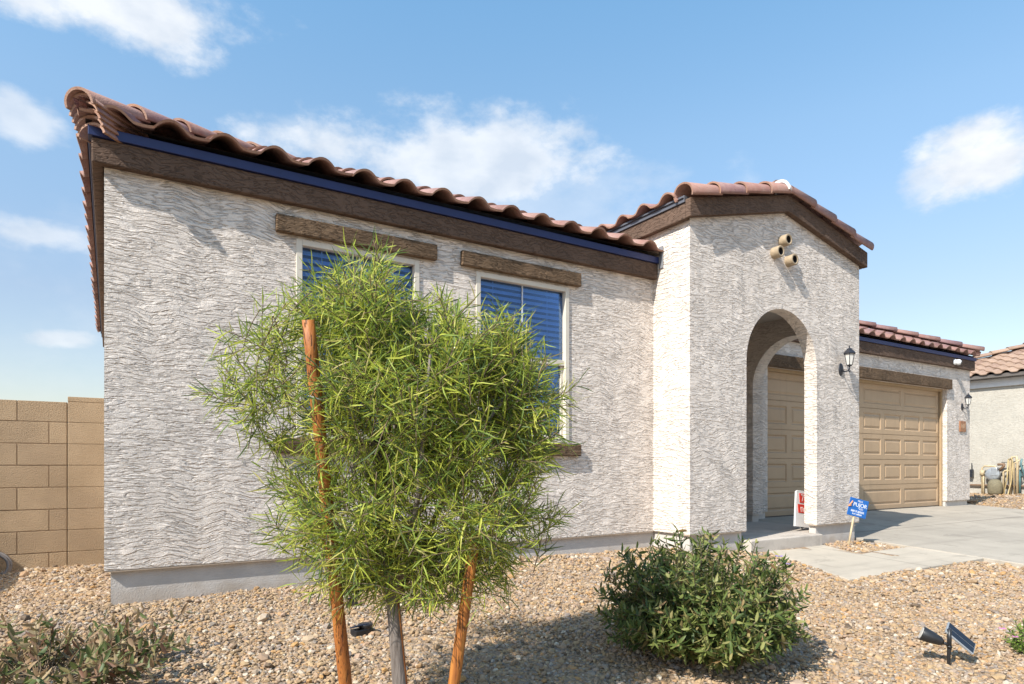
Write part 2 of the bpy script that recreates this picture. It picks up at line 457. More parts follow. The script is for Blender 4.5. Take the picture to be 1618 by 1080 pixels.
def build_ground():
    xs = sorted(set([-400, -150, -60, -25, -12] + [-6 + .25 * i for i in range(113)] + [30, 60, 150, 400]))
    ys = sorted(set([-400, -150, -60, -25, -10] + [-5 + .25 * i for i in range(73)] + [16, 30, 60, 150, 400]))
    mb = MB(); nx = len(xs)
    v = [(x, y, zg(max(-6, min(x, 22)), max(-3, min(y, 13)))) for y in ys for x in xs]
    f = [(j * nx + i, j * nx + i + 1, (j + 1) * nx + i + 1, (j + 1) * nx + i) for j in range(len(ys) - 1) for i in range(nx - 1)]
    mb.add(v, f, 0, True)
    structure(mb.build('ground', M_GRAVEL))
build_ground()

WALK = [(5.72, 4.26), (5.14, 3.03), (7.5, 3.02), (7.5, 3.75), (6.50, 3.75), (6.70, 4.26)]
def prism(mb, poly, ztop, zbot, mi=0):
    n = len(poly)
    top = [(x, y, ztop(x, y)) for x, y in poly]; bot = [(x, y, zbot(x, y)) for x, y in poly]
    mb.add(top + bot, [tuple(range(n))] + [(i, n + i, n + (i + 1) % n, (i + 1) % n) for i in range(n)])
mb = MB()
zw = lambda x, y: .125 - .048 * (4.28 - y)
prism(mb, list(reversed(WALK))[::-1], zw, lambda x, y: -.2)
structure(mb.build('path', M_WALK, bevel=.006))
mb = MB()
prism(mb, [(7.5, -9), (14.25, -9), (14.25, 6.03), (7.5, 6.03)], lambda x, y: zdrive(y), lambda x, y: -1.5)
structure(mb.build('driveway', M_DRIVE, bevel=.008))
mb = MB()
prism(mb, [(15.1, -9), (19.5, -9), (19.5, 5.1), (15.1, 5.1)], lambda x, y: zdrive(y) + .06, lambda x, y: -1.5)
structure(mb.build('driveway', plain('neighbour_concrete', (.40, .39, .38), .85, .08, 3), bevel=.008))

# gravel stones
def build_gravel():
    protos = bpy.data.collections.new('stone_shapes')
    for k in range(6):
        bm = bmesh.new(); bmesh.ops.create_icosphere(bm, subdivisions=1, radius=1)
        sx, sy, sz = rng.uniform(.75, 1.3), rng.uniform(.65, 1.0), rng.uniform(.45, .75)
        for v in bm.verts:
            v.co = Vector((v.co.x * sx, v.co.y * sy, v.co.z * sz)) * float(rng.uniform(.8, 1.15))
        me = bpy.data.meshes.new('stone'); bm.to_mesh(me); bm.free(); me.materials.append(M_STONE)
        o = bpy.data.objects.new('stone', me); protos.objects.link(o)
    pts = []; scl = []
    def inside(poly, X, Y):
        r = np.zeros(X.shape, bool); n = len(poly)
        for i in range(n):
            (x1, y1), (x2, y2) = poly[i], poly[(i + 1) % n]
            c = ((y1 > Y) != (y2 > Y)) & (X < (x2 - x1) * (Y - y1) / (y2 - y1 + 1e-12) + x1)
            r ^= c
        return r
    ex = [WALK, [(7.49, -9), (14.27, -9), (14.27, 6.1), (7.49, 6.1)], [(15.1, -9), (19.5, -9), (19.5, 5.1), (15.1, 5.1)],
          [(0.0, 4.79), (4.7, 4.79), (4.7, 4.31), (7.43, 4.31), (7.43, 5.95), (14.08, 5.95), (14.08, 12), (0, 12)],
          [(5.4, 4.2), (6.7, 4.2), (6.7, 5), (5.4, 5)]]
    c, s = math.sin(YAW), math.cos(YAW)
    def fill(s0, s1, step, rad):
        d = np.arange(s0, s1, step)
        P = []
        for dd in d:
            w = dd * 809 / F + 1.7
            r = np.arange(-w, w, step)
            P.append(np.stack([np.full_like(r, dd), r], 1))
        P = np.concatenate(P); P += rng.uniform(-.5, .5, P.shape) * step
        X = c * P[:, 0] + s * P[:, 1]; Y = s * P[:, 0] - c * P[:, 1]
        ok = (Y < 7.15) | (X > 14)
        for e in ex: ok &= ~inside(e, X, Y)
        X = X[ok]; Y = Y[ok]
        Z = np.array([zg(a, b) for a, b in zip(X, Y)])
        rr = rad * rng.lognormal(0, .38, X.shape)
        Z += rng.uniform(-.3, .55, X.shape) * rr
        pts.append(np.stack([X, Y, Z], 1)); scl.append(rr)
    fill(1.3, 5.2, .0178, .0100)
    fill(5.2, 8.5, .024, .0130)
    fill(8.5, 17.5, .07, .022)
    P = np.concatenate(pts); S = np.concatenate(scl)
    print('stones', len(P))
    me = bpy.data.meshes.new('gravel'); me.vertices.add(len(P)); me.vertices.foreach_set('co', P.astype(np.float32).ravel())
    a = me.attributes.new('size', 'FLOAT', 'POINT'); a.data.foreach_set('value', S.astype(np.float32))
    o = bpy.data.objects.new('gravel', me); COL.objects.link(o)
    tag(o, 'loose tan and grey landscaping gravel covering the front yard', 'gravel', kind='stuff')
    ng = bpy.data.node_groups.new('scatter', 'GeometryNodeTree')
    ng.interface.new_socket('Geometry', in_out='INPUT', socket_type='NodeSocketGeometry')
    ng.interface.new_socket('Geometry', in_out='OUTPUT', socket_type='NodeSocketGeometry')
    N, L = ng.nodes, ng.links
    gi, go = N.new('NodeGroupInput'), N.new('NodeGroupOutput')
    ci = N.new('GeometryNodeCollectionInfo'); ci.inputs['Collection'].default_value = protos
    ci.inputs['Separate Children'].default_value = True; ci.inputs['Reset Children'].default_value = True
    ip = N.new('GeometryNodeInstanceOnPoints'); ip.inputs['Pick Instance'].default_value = True
    rv = N.new('FunctionNodeRandomValue'); rv.data_type = 'FLOAT_VECTOR'
    rv.inputs['Min'].default_value = (-.6, -.6, 0); rv.inputs['Max'].default_value = (.6, .6, 6.283)
    na = N.new('GeometryNodeInputNamedAttribute'); na.data_type = 'FLOAT'; na.inputs['Name'].default_value = 'size'
    L.new(gi.outputs[0], ip.inputs['Points']); L.new(ci.outputs[0], ip.inputs['Instance'])
    L.new(rv.outputs['Value'], ip.inputs['Rotation'])
    L.new([q for q in na.outputs if q.enabled][0], ip.inputs['Scale']); L.new(ip.outputs[0], go.inputs[0])
    md = o.modifiers.new('scatter', 'NODES'); md.node_group = ng
build_gravel()

# ------------------------------------------------------------------ house
def H(z): return z + CZ          # heights measured from the lens
WX, WY = -.032, 4.76             # main wall corner
TX0, TX1, TY = 4.639, 7.464, 4.28
GY, GX1 = 5.92, 14.11
SCREED = H(-.658)
house = thing('house', 'single storey off-white stucco house with brown trim, arched entry and clay tile roof', 'house', (0, 4.76, 0))

def wall_grid(mb, xs, zs, y0, y1, holes, mi=0):
    def solid(i, j):
        if i < 0 or j < 0 or i >= len(xs) - 1 or j >= len(zs) - 1: return False
        cx, cz = (xs[i] + xs[i + 1]) / 2, (zs[j] + zs[j + 1]) / 2
        return not any(a < cx < b and c < cz < d for a, b, c, d in holes)
    for i in range(len(xs) - 1):
        for j in range(len(zs) - 1):
            if not solid(i, j): continue
            a, b, c, d = xs[i], xs[i + 1], zs[j], zs[j + 1]
            mb.quad((a, y0, c), (b, y0, c), (b, y0, d), (a, y0, d), mi)
            mb.quad((b, y1, c), (a, y1, c), (a, y1, d), (b, y1, d), mi)
            if not solid(i - 1, j): mb.quad((a, y1, c), (a, y0, c), (a, y0, d), (a, y1, d), mi)
            if not solid(i + 1, j): mb.quad((b, y0, c), (b, y1, c), (b, y1, d), (b, y0, d), mi)
            if not solid(i, j - 1): mb.quad((a, y1, c), (b, y1, c), (b, y0, c), (a, y0, c), mi)
            if not solid(i, j + 1): mb.quad((a, y0, d), (b, y0, d), (b, y1, d), (a, y1, d), mi)

WTOP = H(1.93)
WIN = [(1.135, 2.09, H(.20), H(1.63)), (2.605, 3.575, H(.20), H(1.63))]
mb = MB()
xs = [WX, WIN[0][0], WIN[0][1], WIN[1][0], WIN[1][1], TX0]; zs = [SCREED, WIN[0][2], WIN[0][3], WTOP]
wall_grid(mb, xs, zs, WY, WY + .15, WIN)
mb.box(WX, WX + .15, WY + .15, 12, SCREED, WTOP)              # left side wall
mb.box(WX, GX1, 12, 12.15, SCREED, WTOP)
mb.box(GX1 - .15, GX1, GY + .15, 12, SCREED, WTOP)
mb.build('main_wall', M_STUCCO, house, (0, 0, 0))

# garage front wall with door opening, reaching behind the porch
DX0, DX1, DTOP, DBOT = 8.0, 13.22, H(1.425), H(-.757)
mb = MB()
wall_grid(mb, [TX0, DX0, DX1, GX1], [H(-.72), SCREED, DTOP, WTOP], GY, GY + .15, [(DX0, DX1, -1, DTOP), (TX0 - .1, 20, -1, SCREED)])
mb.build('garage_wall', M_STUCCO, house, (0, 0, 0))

# stem walls
I = .035
for bx in [(WX + I, TX0 + I, WY + I, WY + .2), (WX + I, WX + .2, WY + .2, 12), (TX0 + I, 5.451 - I, TY + I, TY + .15 - I), (TX0 + I, TX0 + .14, TY + .15 - I, 5.9),
           (6.634 + I, TX1 - I, TY + I, TY + .15 - I), (7.26 + I, TX1 - I, 5.6 + I, GY + .1), (TX1 - I, DX0 - .01, GY + I, GY + .14),
           (DX1 + .012, GX1 - I, GY + I, GY + .14), (GX1 - .14, GX1 - I, GY + .14, 12)]:
    mb = MB(); mb.box(*bx, -.3, SCREED); mb.build('stem_wall', M_STEM, house, (0, 0, 0))

# entry tower: arches
def arch_z(x, c, r, spring): 
    d = r * r - (x - c) ** 2
    return spring + math.sqrt(max(0, d))
def arch_wall(mb, u0, u1, c, r, spring, zbot, ztop, y0, y1, T, n=28):
    """solid wall with an arched opening; T maps (u, depth, z) to a point"""
    def strip(us, zb, zt):
        k = len(us)
        for i in range(k - 1):
            a, b = us[i], us[i + 1]
            for y, fl in ((y0, False), (y1, True)):
                q = [T(a, y, zb(a)), T(b, y, zb(b)), T(b, y, zt(b)), T(a, y, zt(a))]
                mb.quad(*(q[::-1] if fl else q))
            mb.quad(T(a, y1, zb(a)), T(b, y1, zb(b)), T(b, y0, zb(b)), T(a, y0, zb(a)))
            mb.quad(T(a, y0, zt(a)), T(b, y0, zt(b)), T(b, y1, zt(b)), T(a, y1, zt(a)))
        for u, fl in ((us[0], 0), (us[-1], 1)):
            q = [T(u, y1, zb(u)), T(u, y0, zb(u)), T(u, y0, zt(u)), T(u, y1, zt(u))]
            mb.quad(*(q[::-1] if fl else q))
    al, ar = c - r, c + r
    mid = [6.05] if u0 < 6.05 < al else []
    if al > u0 + .001: strip([u0, al], lambda u: zbot, ztop)
    if u1 > ar + .001: strip([ar, u1], lambda u: zbot, ztop)
    us = [c - r * math.cos(math.pi * i / n) for i in range(n + 1)]
    us = sorted(us + ([6.05] if al < 6.05 < ar and abs(us[n // 2] - 6.05) > 1e-4 else []))
    strip(us, lambda u: arch_z(u, c, r, spring), ztop)

TM = 6.05; TSL = .237
BB = lambda x: H(2.314) + TSL * (1.48 - abs(x - TM))           # underside of the gable band
mb = MB()
arch_wall(mb, TX0, TX1, 6.0425, .5915, H(1.06), SCREED, lambda x: BB(x) + .08, TY, TY + .15, lambda u, y, z: (u, y, z))
mb.box(TX0, TX0 + .15, TY + .15, GY, SCREED, H(2.42))
mb.box(TX0, TX1, GY, GY + .149, WTOP + .002, H(2.42))
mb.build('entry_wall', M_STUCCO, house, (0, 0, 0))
mb = MB()
arch_wall(mb, TY + .15, GY, 5.015, .585, H(1.04), SCREED, lambda x: H(2.42), 7.26, TX1, lambda u, y, z: (y, u, z))
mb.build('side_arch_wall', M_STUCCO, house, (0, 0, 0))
mb = MB()
mb.box(TX0 + .15, 7.26, TY + .15, GY - .002, H(1.86), H(1.95))
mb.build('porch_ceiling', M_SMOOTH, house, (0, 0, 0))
mb = MB()
mb.box(5.451 + .0, 6.634 + .03, TY - .055, TY + .15, -.2, H(-.755))
mb.box(TX0 + .14, 7.43, TY + .15, GY - .003, -.2, H(-.755))
mb.build('porch_step', M_PORCH, house, (0, 0, 0), bevel=.012)
mb = MB()
mb.box(WX + .16, GX1 - .16, GY + .16, 11.9, H(1.9), H(1.94)); mb.box(WX + .16, TX0 - .01, WY + .16, GY + .15, H(1.9), H(1.94))
mb.box(WX + .16, GX1 - .16, GY + 1.2, GY + 1.25, 0, H(1.9))
mb.box(WX + .16, TX0 - .01, WY + 1.6, WY + 1.62, 0, H(1.9))
mb.build('interior', plain('interior_wall', (.16, .15, .14), .9), house, (0, 0, 0))

# bands and boards
P = .065; B0, B1, B2 = H(1.857), H(2.008), H(2.070)
mb = MB()
mb.box(WX - P, TX0 - .002, WY - P, WY - .002, B0, B1)
mb.box(WX - P, WX - .002, WY - .002, 12, B0, B1)
mb.box(TX1 + .002, GX1 + P, GY - P, GY - .002, B0 - .03, B1)
mb.box(GX1 + .002, GX1 + P, GY - .002, 12, B0 - .03, B1)
mb.build('eave_band', M_BAND, house, (0, 0, 0), bevel=.008)
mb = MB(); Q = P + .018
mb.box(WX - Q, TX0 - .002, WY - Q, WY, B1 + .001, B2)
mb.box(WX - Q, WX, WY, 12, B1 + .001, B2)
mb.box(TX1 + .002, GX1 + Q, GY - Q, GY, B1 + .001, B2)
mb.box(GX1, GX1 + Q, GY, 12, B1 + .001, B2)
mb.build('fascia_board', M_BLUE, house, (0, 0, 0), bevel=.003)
# gable band of the entry tower
mb = MB()
def gable(mb, x0, x1, y0, y1, lo, hi):
    v = []
    for y in (y0, y1):
        for x in (x0, TM, x1):
            v += [(x, y, lo(x)), (x, y, hi(x))]
    mb.add(v, [(0, 2, 3, 1), (2, 4, 5, 3), (6, 7, 9, 8), (8, 9, 11, 10), (0, 6, 8, 2), (2, 8, 10, 4), (1, 3, 9, 7), (3, 5, 11, 9), (0, 1, 7, 6), (4, 10, 11, 5)])
gable(mb, TX0 - P, TX1 + P, TY - P, TY - .002, BB, lambda x: BB(x) + .178)
mb.box(TX0 - P, TX0 - .002, TY - .002, 6.4, BB(TX0 - P), BB(TX0 - P) + .150)
mb.box(TX1 + .002, TX1 + P, TY - .002, 6.4, BB(TX0 - P), BB(TX0 - P) + .150)
mb.build('gable_band', M_BAND, house, (0, 0, 0), bevel=.008)
M_GREYF = plain('grey_fascia', (.10, .105, .125), .5, .1)
for a, b in ((TX0 - P - .015, TX0 - .002), (TX1 + .002, TX1 + P + .015)):
    mb = MB(); mb.box(a, b, TY - .004, 6.4, BB(TX0 - P) + .151, BB(TX0 - P) + .215); mb.build('fascia_board', M_GREYF, house, (0, 0, 0), bevel=.003)
# flashing at tower / main eave
mb = MB()
mb.box(TX0 - .012, TX0 - .003, WY - .14, WY - .0855, H(1.95), H(2.17))
mb.build('flashing', M_FLASH, house, (0, 0, 0), bevel=.003)

# lintels, sills
mb = MB(); mb.box(.989, 2.232, WY - .05, WY - .001, H(1.647), H(1.772)); mb.build('window_lintel', M_LINTEL, house, (0, 0, 0), bevel=.010)
mb = MB(); mb.box(2.455, 3.69, WY - .05, WY - .001, H(1.647), H(1.772)); mb.build('window_lintel', M_LINTEL, house, (0, 0, 0), bevel=.010)
mb = MB(); mb.box(.989, 2.232, WY - .05, WY - .001, H(.085), H(.195)); mb.build('window_sill', M_LINTEL, house, (0, 0, 0), bevel=.010)
mb = MB(); mb.box(2.455, 3.69, WY - .05, WY - .001, H(.085), H(.195)); mb.build('window_sill', M_LINTEL, house, (0, 0, 0), bevel=.010)
mb = MB(); mb.box(7.76, 13.30, GY - .06, GY - .001, H(1.415), H(1.60)); mb.build('garage_lintel', M_LINTEL, house, (0, 0, 0), bevel=.010)
# weep screed line
for (a, b, c, d) in [(WX, TX0, WY, WY + .1), (TX0, 5.451, TY, TY + .1), (6.634, TX1, TY, TY + .1), (DX1, GX1, GY, GY + .1), (TX1, DX0, GY, GY + .1)]:
    mb = MB(); mb.box(a + .003, b - .003, c + .002, d, SCREED - .012, SCREED - .0015)
    mb.build('weep_screed', M_SCREED, house, (0, 0, 0))

# windows
def window(x0, x1, z0, z1):
    fw = .042; y = WY
    mb = MB()
    def fr(a, b, c, d, ya, yb, w):
        mb.box(a, a + w, ya, yb, c, d); mb.box(b - w, b, ya, yb, c, d)
        mb.box(a + w, b - w, ya, yb, c, c + w); mb.box(a + w, b - w, ya, yb, d - w, d)
    fr(x0, x1, z0, z1, y - .012, y + .06, fw)
    zm = H(.93)
    mb.box(x0 + fw, x1 - fw, y + .006, y + .05, zm - .02, zm + .032)
    w2 = .028
    mb.box(x0 + fw, x0 + fw + w2, y + .028, y + .055, z0 + fw, zm - .021); mb.box(x1 - fw - w2, x1 - fw, y + .028, y + .055, z0 + fw, zm - .021)
    mb.box(x0 + fw + w2, x1 - fw - w2, y + .028, y + .055, z0 + fw, z0 + fw + w2)
    win = mb.build('window', M_WHITE, house, (0, 0, 0), bevel=.003); win['org'] = [0, 0, 0]
    mb = MB(); xc = (x0 + x1) / 2
    mb.box(xc - .006, xc + .006, y + .030, y + .036, zm + .033, z1 - fw - .001)
    mb.build('glazing_bar', plain('pale_bar', (.55, .58, .62), .5), win)
    mb = MB()
    mb.box(x0 + fw, x1 - fw, y + .037, y + .041, zm + .033, z1 - fw)
    mb.box(x0 + fw + w2, x1 - fw - w2, y + .044, y + .048, z0 + fw + w2, zm - .021)
    mb.build('pane', M_GLASS, win)
    mb = MB()
    z = z0 + fw + .02
    while z < z1 - fw - .02:
        M = Matrix.Translation((xc, y + .075, z)) @ Matrix.Rotation(R(48), 4, 'X')
        mb.box(-(x1 - x0) / 2 + .03, (x1 - x0) / 2 - .03, -.024, .024, -.0015, .0015, 0, M); z += .052
    for xx in (x0 + .2, x1 - .2): mb.box(xx - .002, xx + .002, y + .058, y + .060, z0 + fw, z1 - fw)
    mb.build('blind', M_BLIND, win)
for w in WIN: window(*w)

# garage door
def garage_door():
    mb = MB(); y = GY + .125; x0, x1 = DX0 + .03, DX1 - .03
    rows = 5; hgt = (DTOP - .03 - DBOT) / rows
    def cell(a, b, c, d, m):
        seq = [(0, 0), (m[0], 0), (m[0] + .016, .014), (m[0] + .030, .014), (m[0] + .055, .002)]
        def rect(i, mm):
            o, dy = seq[i]
            ox = o if i == 0 else o; oz = o if i == 0 else o - m[0] + m[1]
            return [(a + ox, y + dy, c + oz), (b - ox, y + dy, c + oz), (b - ox, y + dy, d - oz), (a + ox, y + dy, d - oz)]
        prev = rect(0, m)
        for i in range(1, len(seq)):
            cur = rect(i, m)
            for k in range(4): mb.quad(prev[k], prev[(k + 1) % 4], cur[(k + 1) % 4], cur[k])
            prev = cur
        mb.quad(*prev)
    for r in range(rows):
        c = DBOT + r * hgt; n = 4 if r in (0, 4) else 8
        w = (x1 - x0) / n
        for k in range(n): cell(x0 + k * w, x0 + (k + 1) * w, c + .004, c + hgt - .004, (.055, .075))
    mb.box(x0, x1, y + .0155, y + .045, DBOT, DTOP - .03)
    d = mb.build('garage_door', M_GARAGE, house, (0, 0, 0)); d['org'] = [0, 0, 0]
    mb = MB()
    mb.box(DX0 + .001, DX0 + .045, y - .05, y - .012, DBOT, DTOP - .05); mb.box(DX1 - .045, DX1 - .001, y - .05, y - .012, DBOT, DTOP - .05)
    mb.box(DX0 + .001, DX1 - .001, y - .05, y - .012, DTOP - .049, DTOP - .001)
    mb.build('door_trim', M_TRIMW, d, bevel=.003)
    mb = MB(); mb.box(DX0 + .003, DX1 - .003, y - .012, y + .03, DBOT - .02, DBOT + .012); mb.build('bottom_seal', M_BLACK, d)
garage_door()

# decorative clay pipes
for px, pz in ((6.015, H(2.36)), (5.885, H(2.215)), (6.12, H(2.17))):
    mb = MB()
    M = Matrix.Translation((px, TY + .02, pz)) @ Matrix.Rotation(R(90), 4, 'X')
    mb.lathe([(.038, .104), (.042, .110), (.055, .110), (.060, .104), (.060, 0)], 28, 0, M)
    mb.lathe([(.0, .03), (.036, .03), (.038, .104)], 28, 1, M)  # clay bore coloured near black: the shade inside is in the material
    mb.build('drain_pipe', [M_CLAY, M_DARK], house, (0, 0, 0))

# ------------------------------------------------------------------ tile roofs
TW, EXPO = .317, .36
def sprof(f):
    f = f % 1.0
    if f < .60: return .058 * math.sin(math.pi * f / .60) ** .8
    return -.006 * math.sin(math.pi * (f - .60) / .40)
def tile_face(mb, org, ud, up, V, umin, umax, u_off=0., nseg=14, expo=EXPO, hs=1.0):
    org, ud, up = Vector(org), Vector(ud).normalized(), Vector(up).normalized()
    n = ud.cross(up); n = n if n.z > 0 else -n
    v = 0; k = 0
    while v < V - .02:
        v1 = min(V, v + expo + .045)
        lo, hi = min(umin(v), umin(v1)), max(umax(v), umax(v1))
        t0 = math.floor((lo - u_off) / TW); t1 = math.ceil((hi - u_off) / TW)
        for t in range(t0, t1):
            j = float(rng.uniform(-.006, .006)); jz = float(rng.uniform(-.003, .004))
            rowt, rowb = [], []
            for i in range(nseg + 1):
                fr = i / nseg * 1.0
                u = u_off + (t + fr) * TW
                hh = sprof(min(fr, .9999)) * hs
                ua = min(max(u, umin(v)), umax(v)); ub = min(max(u, umin(v1)), umax(v1))
                d0 = org + ud * ua + up * (v + j) + n * (hh + .030 + jz)
                d1 = org + ud * ub + up * v1 + n * (hh + .004 + jz)
                rowt.append((d0, d1)); 
            if (rowt[-1][0] - rowt[0][0]).length < .03 and (rowt[-1][1] - rowt[0][1]).length < .03: continue
            th = n * -.016
            vs = []
            for a, b in rowt: vs += [a, b, a + th, b + th]
            fs, ft, fl = [], [], []
            for i in range(nseg):
                o = i * 4; q = o + 4
                fs.append((o, q, q + 1, o + 1)); ft.append((o + 2, o + 3, q + 3, q + 2)); fl.append((o, o + 2, q + 2, q))
            o = nseg * 4
            fl2 = [(0, 1, 3, 2), (o, o + 2, o + 3, o + 1)]
            base = len(mb.v); mb.v += [tuple(p) for p in vs]
            for lst, mi, sm in ((fs, 0, True), (ft, 0, True), (fl, 1, False), (fl2, 1, False)):
                for f in lst: mb.f.append(tuple(x + base for x in f)); mb.m.append(mi); mb.smooth.append(sm)
        v += expo; k += 1
def barrel_row(mb, p0, p1, r=.088, ln=.36, upv=(0, 0, 1), flat=.8, arc=100, th=.016, lip=1, n=14):
    p0, p1 = Vector(p0), Vector(p1); d = p1 - p0; L = d.length; d.normalize()
    up = Vector(upv); up = (up - d * up.dot(d)).normalized(); s = d.cross(up)
    N = max(1, round(L / ln)); st = L / N
    for k in range(N):
        a = p0 + d * (k * st) + up * float(rng.uniform(-.003, .003)); b = p0 + d * min(L, (k + 1) * st + .05)
        ra, rb = r * float(rng.uniform(1.03, 1.08)), r * .86
        vs = []
        for i in range(n + 1):
            t = R(-arc + 2 * arc * i / n)
            e = s * math.sin(t) + up * math.cos(t) * flat * 1.05
            vs += [a + e * ra + up * .012, b + e * rb - up * .004, a + e * (ra - th) + up * .010, b + e * (rb - th) - up * .006]
        base = len(mb.v); mb.v += [tuple(p) for p in vs]
        for i in range(n):
            o = base + i * 4; q = o + 4
            for f, mi, sm in (((o, q, q + 1, o + 1), 0, True), ((o + 2, o + 3, q + 3, q + 2), 0, True), ((o, o + 2, q + 2, q), lip, False)):
                mb.f.append(f); mb.m.append(mi); mb.smooth.append(sm)
        o = base + n * 4
        for f in ((base, base + 1, base + 3, base + 2), (o, o + 2, o + 3, o + 1)):
            mb.f.append(f); mb.m.append(lip); mb.smooth.append(False)

SL = .41; EY = WY - .145; EX = WX - .125; EZ = H(2.097)
cs = 1 / math.sqrt(1 + SL * SL)
upF = (0, cs, cs * SL)
BACK = 12.12
half = (BACK - EY) / 2                                   # horizontal run to the ridge
Vm = half / cs
GEX, GEY = GX1 + .085, GY - .125
roof_mats = [M_TILE, M_LIP, M_DECK]
# main wing front + left side
mb = MB()
tile_face(mb, (EX, EY, EZ), (1, 0, 0), upF, Vm, lambda v: v * cs, lambda v: TX0 - EX - .01 if v * cs < .95 else 8.2, u_off=.075)
tile_face(mb, (EX, EY, EZ), (0, 1, 0), (cs, 0, cs * SL), Vm, lambda v: v * cs, lambda v: (BACK - EY) - v * cs, u_off=.10)
# garage wing front + right side
halfg = (BACK - GEY) / 2; Vg = halfg / cs
tile_face(mb, (TX1 + .02, GEY, EZ), (1, 0, 0), upF, Vg, lambda v: 0., lambda v: GEX - TX1 - .02 - v * cs, u_off=.02)
tile_face(mb, (GEX, GEY, EZ), (0, 1, 0), (-cs, 0, cs * SL), Vg, lambda v: v * cs, lambda v: (BACK - GEY) - v * cs, u_off=.05)
# back slope
tile_face(mb, (GEX, BACK, EZ), (-1, 0, 0), (0, -cs, cs * SL), Vg, lambda v: v * cs, lambda v: GEX - EX - v * cs, nseg=8)
rise = lambda run: EZ + SL * run
# underlay deck
D = -.012
zE = EZ + D
mb.add([(EX + .02, EY + .02, zE), (GEX - .02, EY + .02, zE), (GEX - .02, EY + half, zE + SL * half), (EX + half, EY + half, zE + SL * half)], [(0, 1, 2, 3)], 2) if False else None
mb.add([(EX + .03, EY + .03, zE), (TX0, EY + .03, zE), (TX0, EY + half, zE + SL * half), (EX + half, EY + half, zE + SL * half), (EX + .03, BACK, zE)], [(0, 1, 2, 3), (0, 3, 4)], 2)
mb.add([(TX0, EY + 1., zE + SL * 1), (8.2, EY + 1., zE + SL * 1), (8.2, EY + half, zE + SL * half), (TX0, EY + half, zE + SL * half)], [(0, 1, 2, 3)], 2)
mb.add([(TX1 + .03, GEY + .03, zE), (GEX - .03, GEY + .03, zE), (GEX - halfg, GEY + halfg, zE + SL * halfg), (TX1 + .03, GEY + halfg, zE + SL * halfg), (GEX - .03, BACK, zE)], [(0, 1, 2, 3), (1, 4, 2)], 2)
roof = mb.build('tile_roof', roof_mats, house, (0, 0, 0)); roof['org'] = [0, 0, 0]
# hip caps
mb = MB()
barrel_row(mb, (EX + .0, EY + .0, EZ + .045), (EX + half, EY + half, EZ + half * SL + .06), r=.098, ln=.42)
mb.build('hip_cap', [M_TILE, M_LIP], roof)
mb = MB()
barrel_row(mb, (GEX + .03, GEY - .03, EZ + .085), (GEX - halfg, GEY + halfg, EZ + halfg * SL + .13), r=.10, ln=.40)
mb.build('hip_cap', [M_TILE, M_LIP], roof)
# stacked starter tiles under the hip corner
mb = MB()
for k in range(5):
    zz = EZ + .030 - .035 * k
    a = Vector((EX + .010 + .012 * k, EY + .010 + .012 * k, zz)); b = a + Vector((.30, .30, .02))
    barrel_row(mb, a, b, r=.106 - .002 * k, ln=.5, flat=.70, arc=85, th=.016)
mb.build('hip_starter_stack', [M_TILE, M_LIP], roof)

# entry roof
mb = MB()
TEZ = BB(TX0 - P) + .215 - .015; TEX0, TEX1 = TX0 - .125, TX1 + .09
ct = 1 / math.sqrt(1 + TSL ** 2); run = TM - TEX0; Vt = run / ct
tile_face(mb, (TEX0, TY + .06, TEZ), (0, 1, 0), (ct, 0, ct * TSL), Vt, lambda v: 0., lambda v: 3.2, u_off=.02)
tile_face(mb, (TEX1, TY + .06, TEZ), (0, 1, 0), (-ct, 0, ct * TSL), Vt, lambda v: 0., lambda v: 3.2, u_off=.02)
zt = TEZ - .012
mb.add([(TEX0 + .03, TY, zt), (TEX0 + .03, 7.4, zt), (TM, 7.4, zt + TSL * run), (TM, TY, zt + TSL * run), (TEX1 - .03, TY, zt), (TEX1 - .03, 7.4, zt)], [(0, 1, 2, 3), (4, 3, 2, 5)], 2)
eroof = mb.build('entry_roof', roof_mats, house, (0, 0, 0)); eroof['org'] = [0, 0, 0]
mb = MB()
rb = lambda x: BB(x) + .178 + .034
barrel_row(mb, (TEX0 + .01, TY - .025, rb(TEX0 + .01)), (TM, TY - .025, rb(TM)), r=.112, ln=.36, arc=115)
barrel_row(mb, (TEX1 - .03, TY - .025, rb(TEX1 - .03)), (TM, TY - .025, rb(TM)), r=.112, ln=.36, arc=115)
mb.build('rake_cap', [M_TILE, M_LIP], eroof)
mb = MB()
barrel_row(mb, (TM, TY + .06, TEZ + TSL * run + .06), (TM, 7.2, TEZ + TSL * run + .06), r=.10, ln=.38)
mb.build('ridge_cap', [M_TILE, M_LIP], eroof)
mb = MB()
barrel_row(mb, (TM - .10, TY - .025, rb(TM - .10) + .012), (TM - .045, TY - .025, rb(TM - .045) + .012), r=.118, ln=.2, arc=105, lip=0, th=.03)
mb.build('ridge_mortar', [M_MORTAR], eroof)

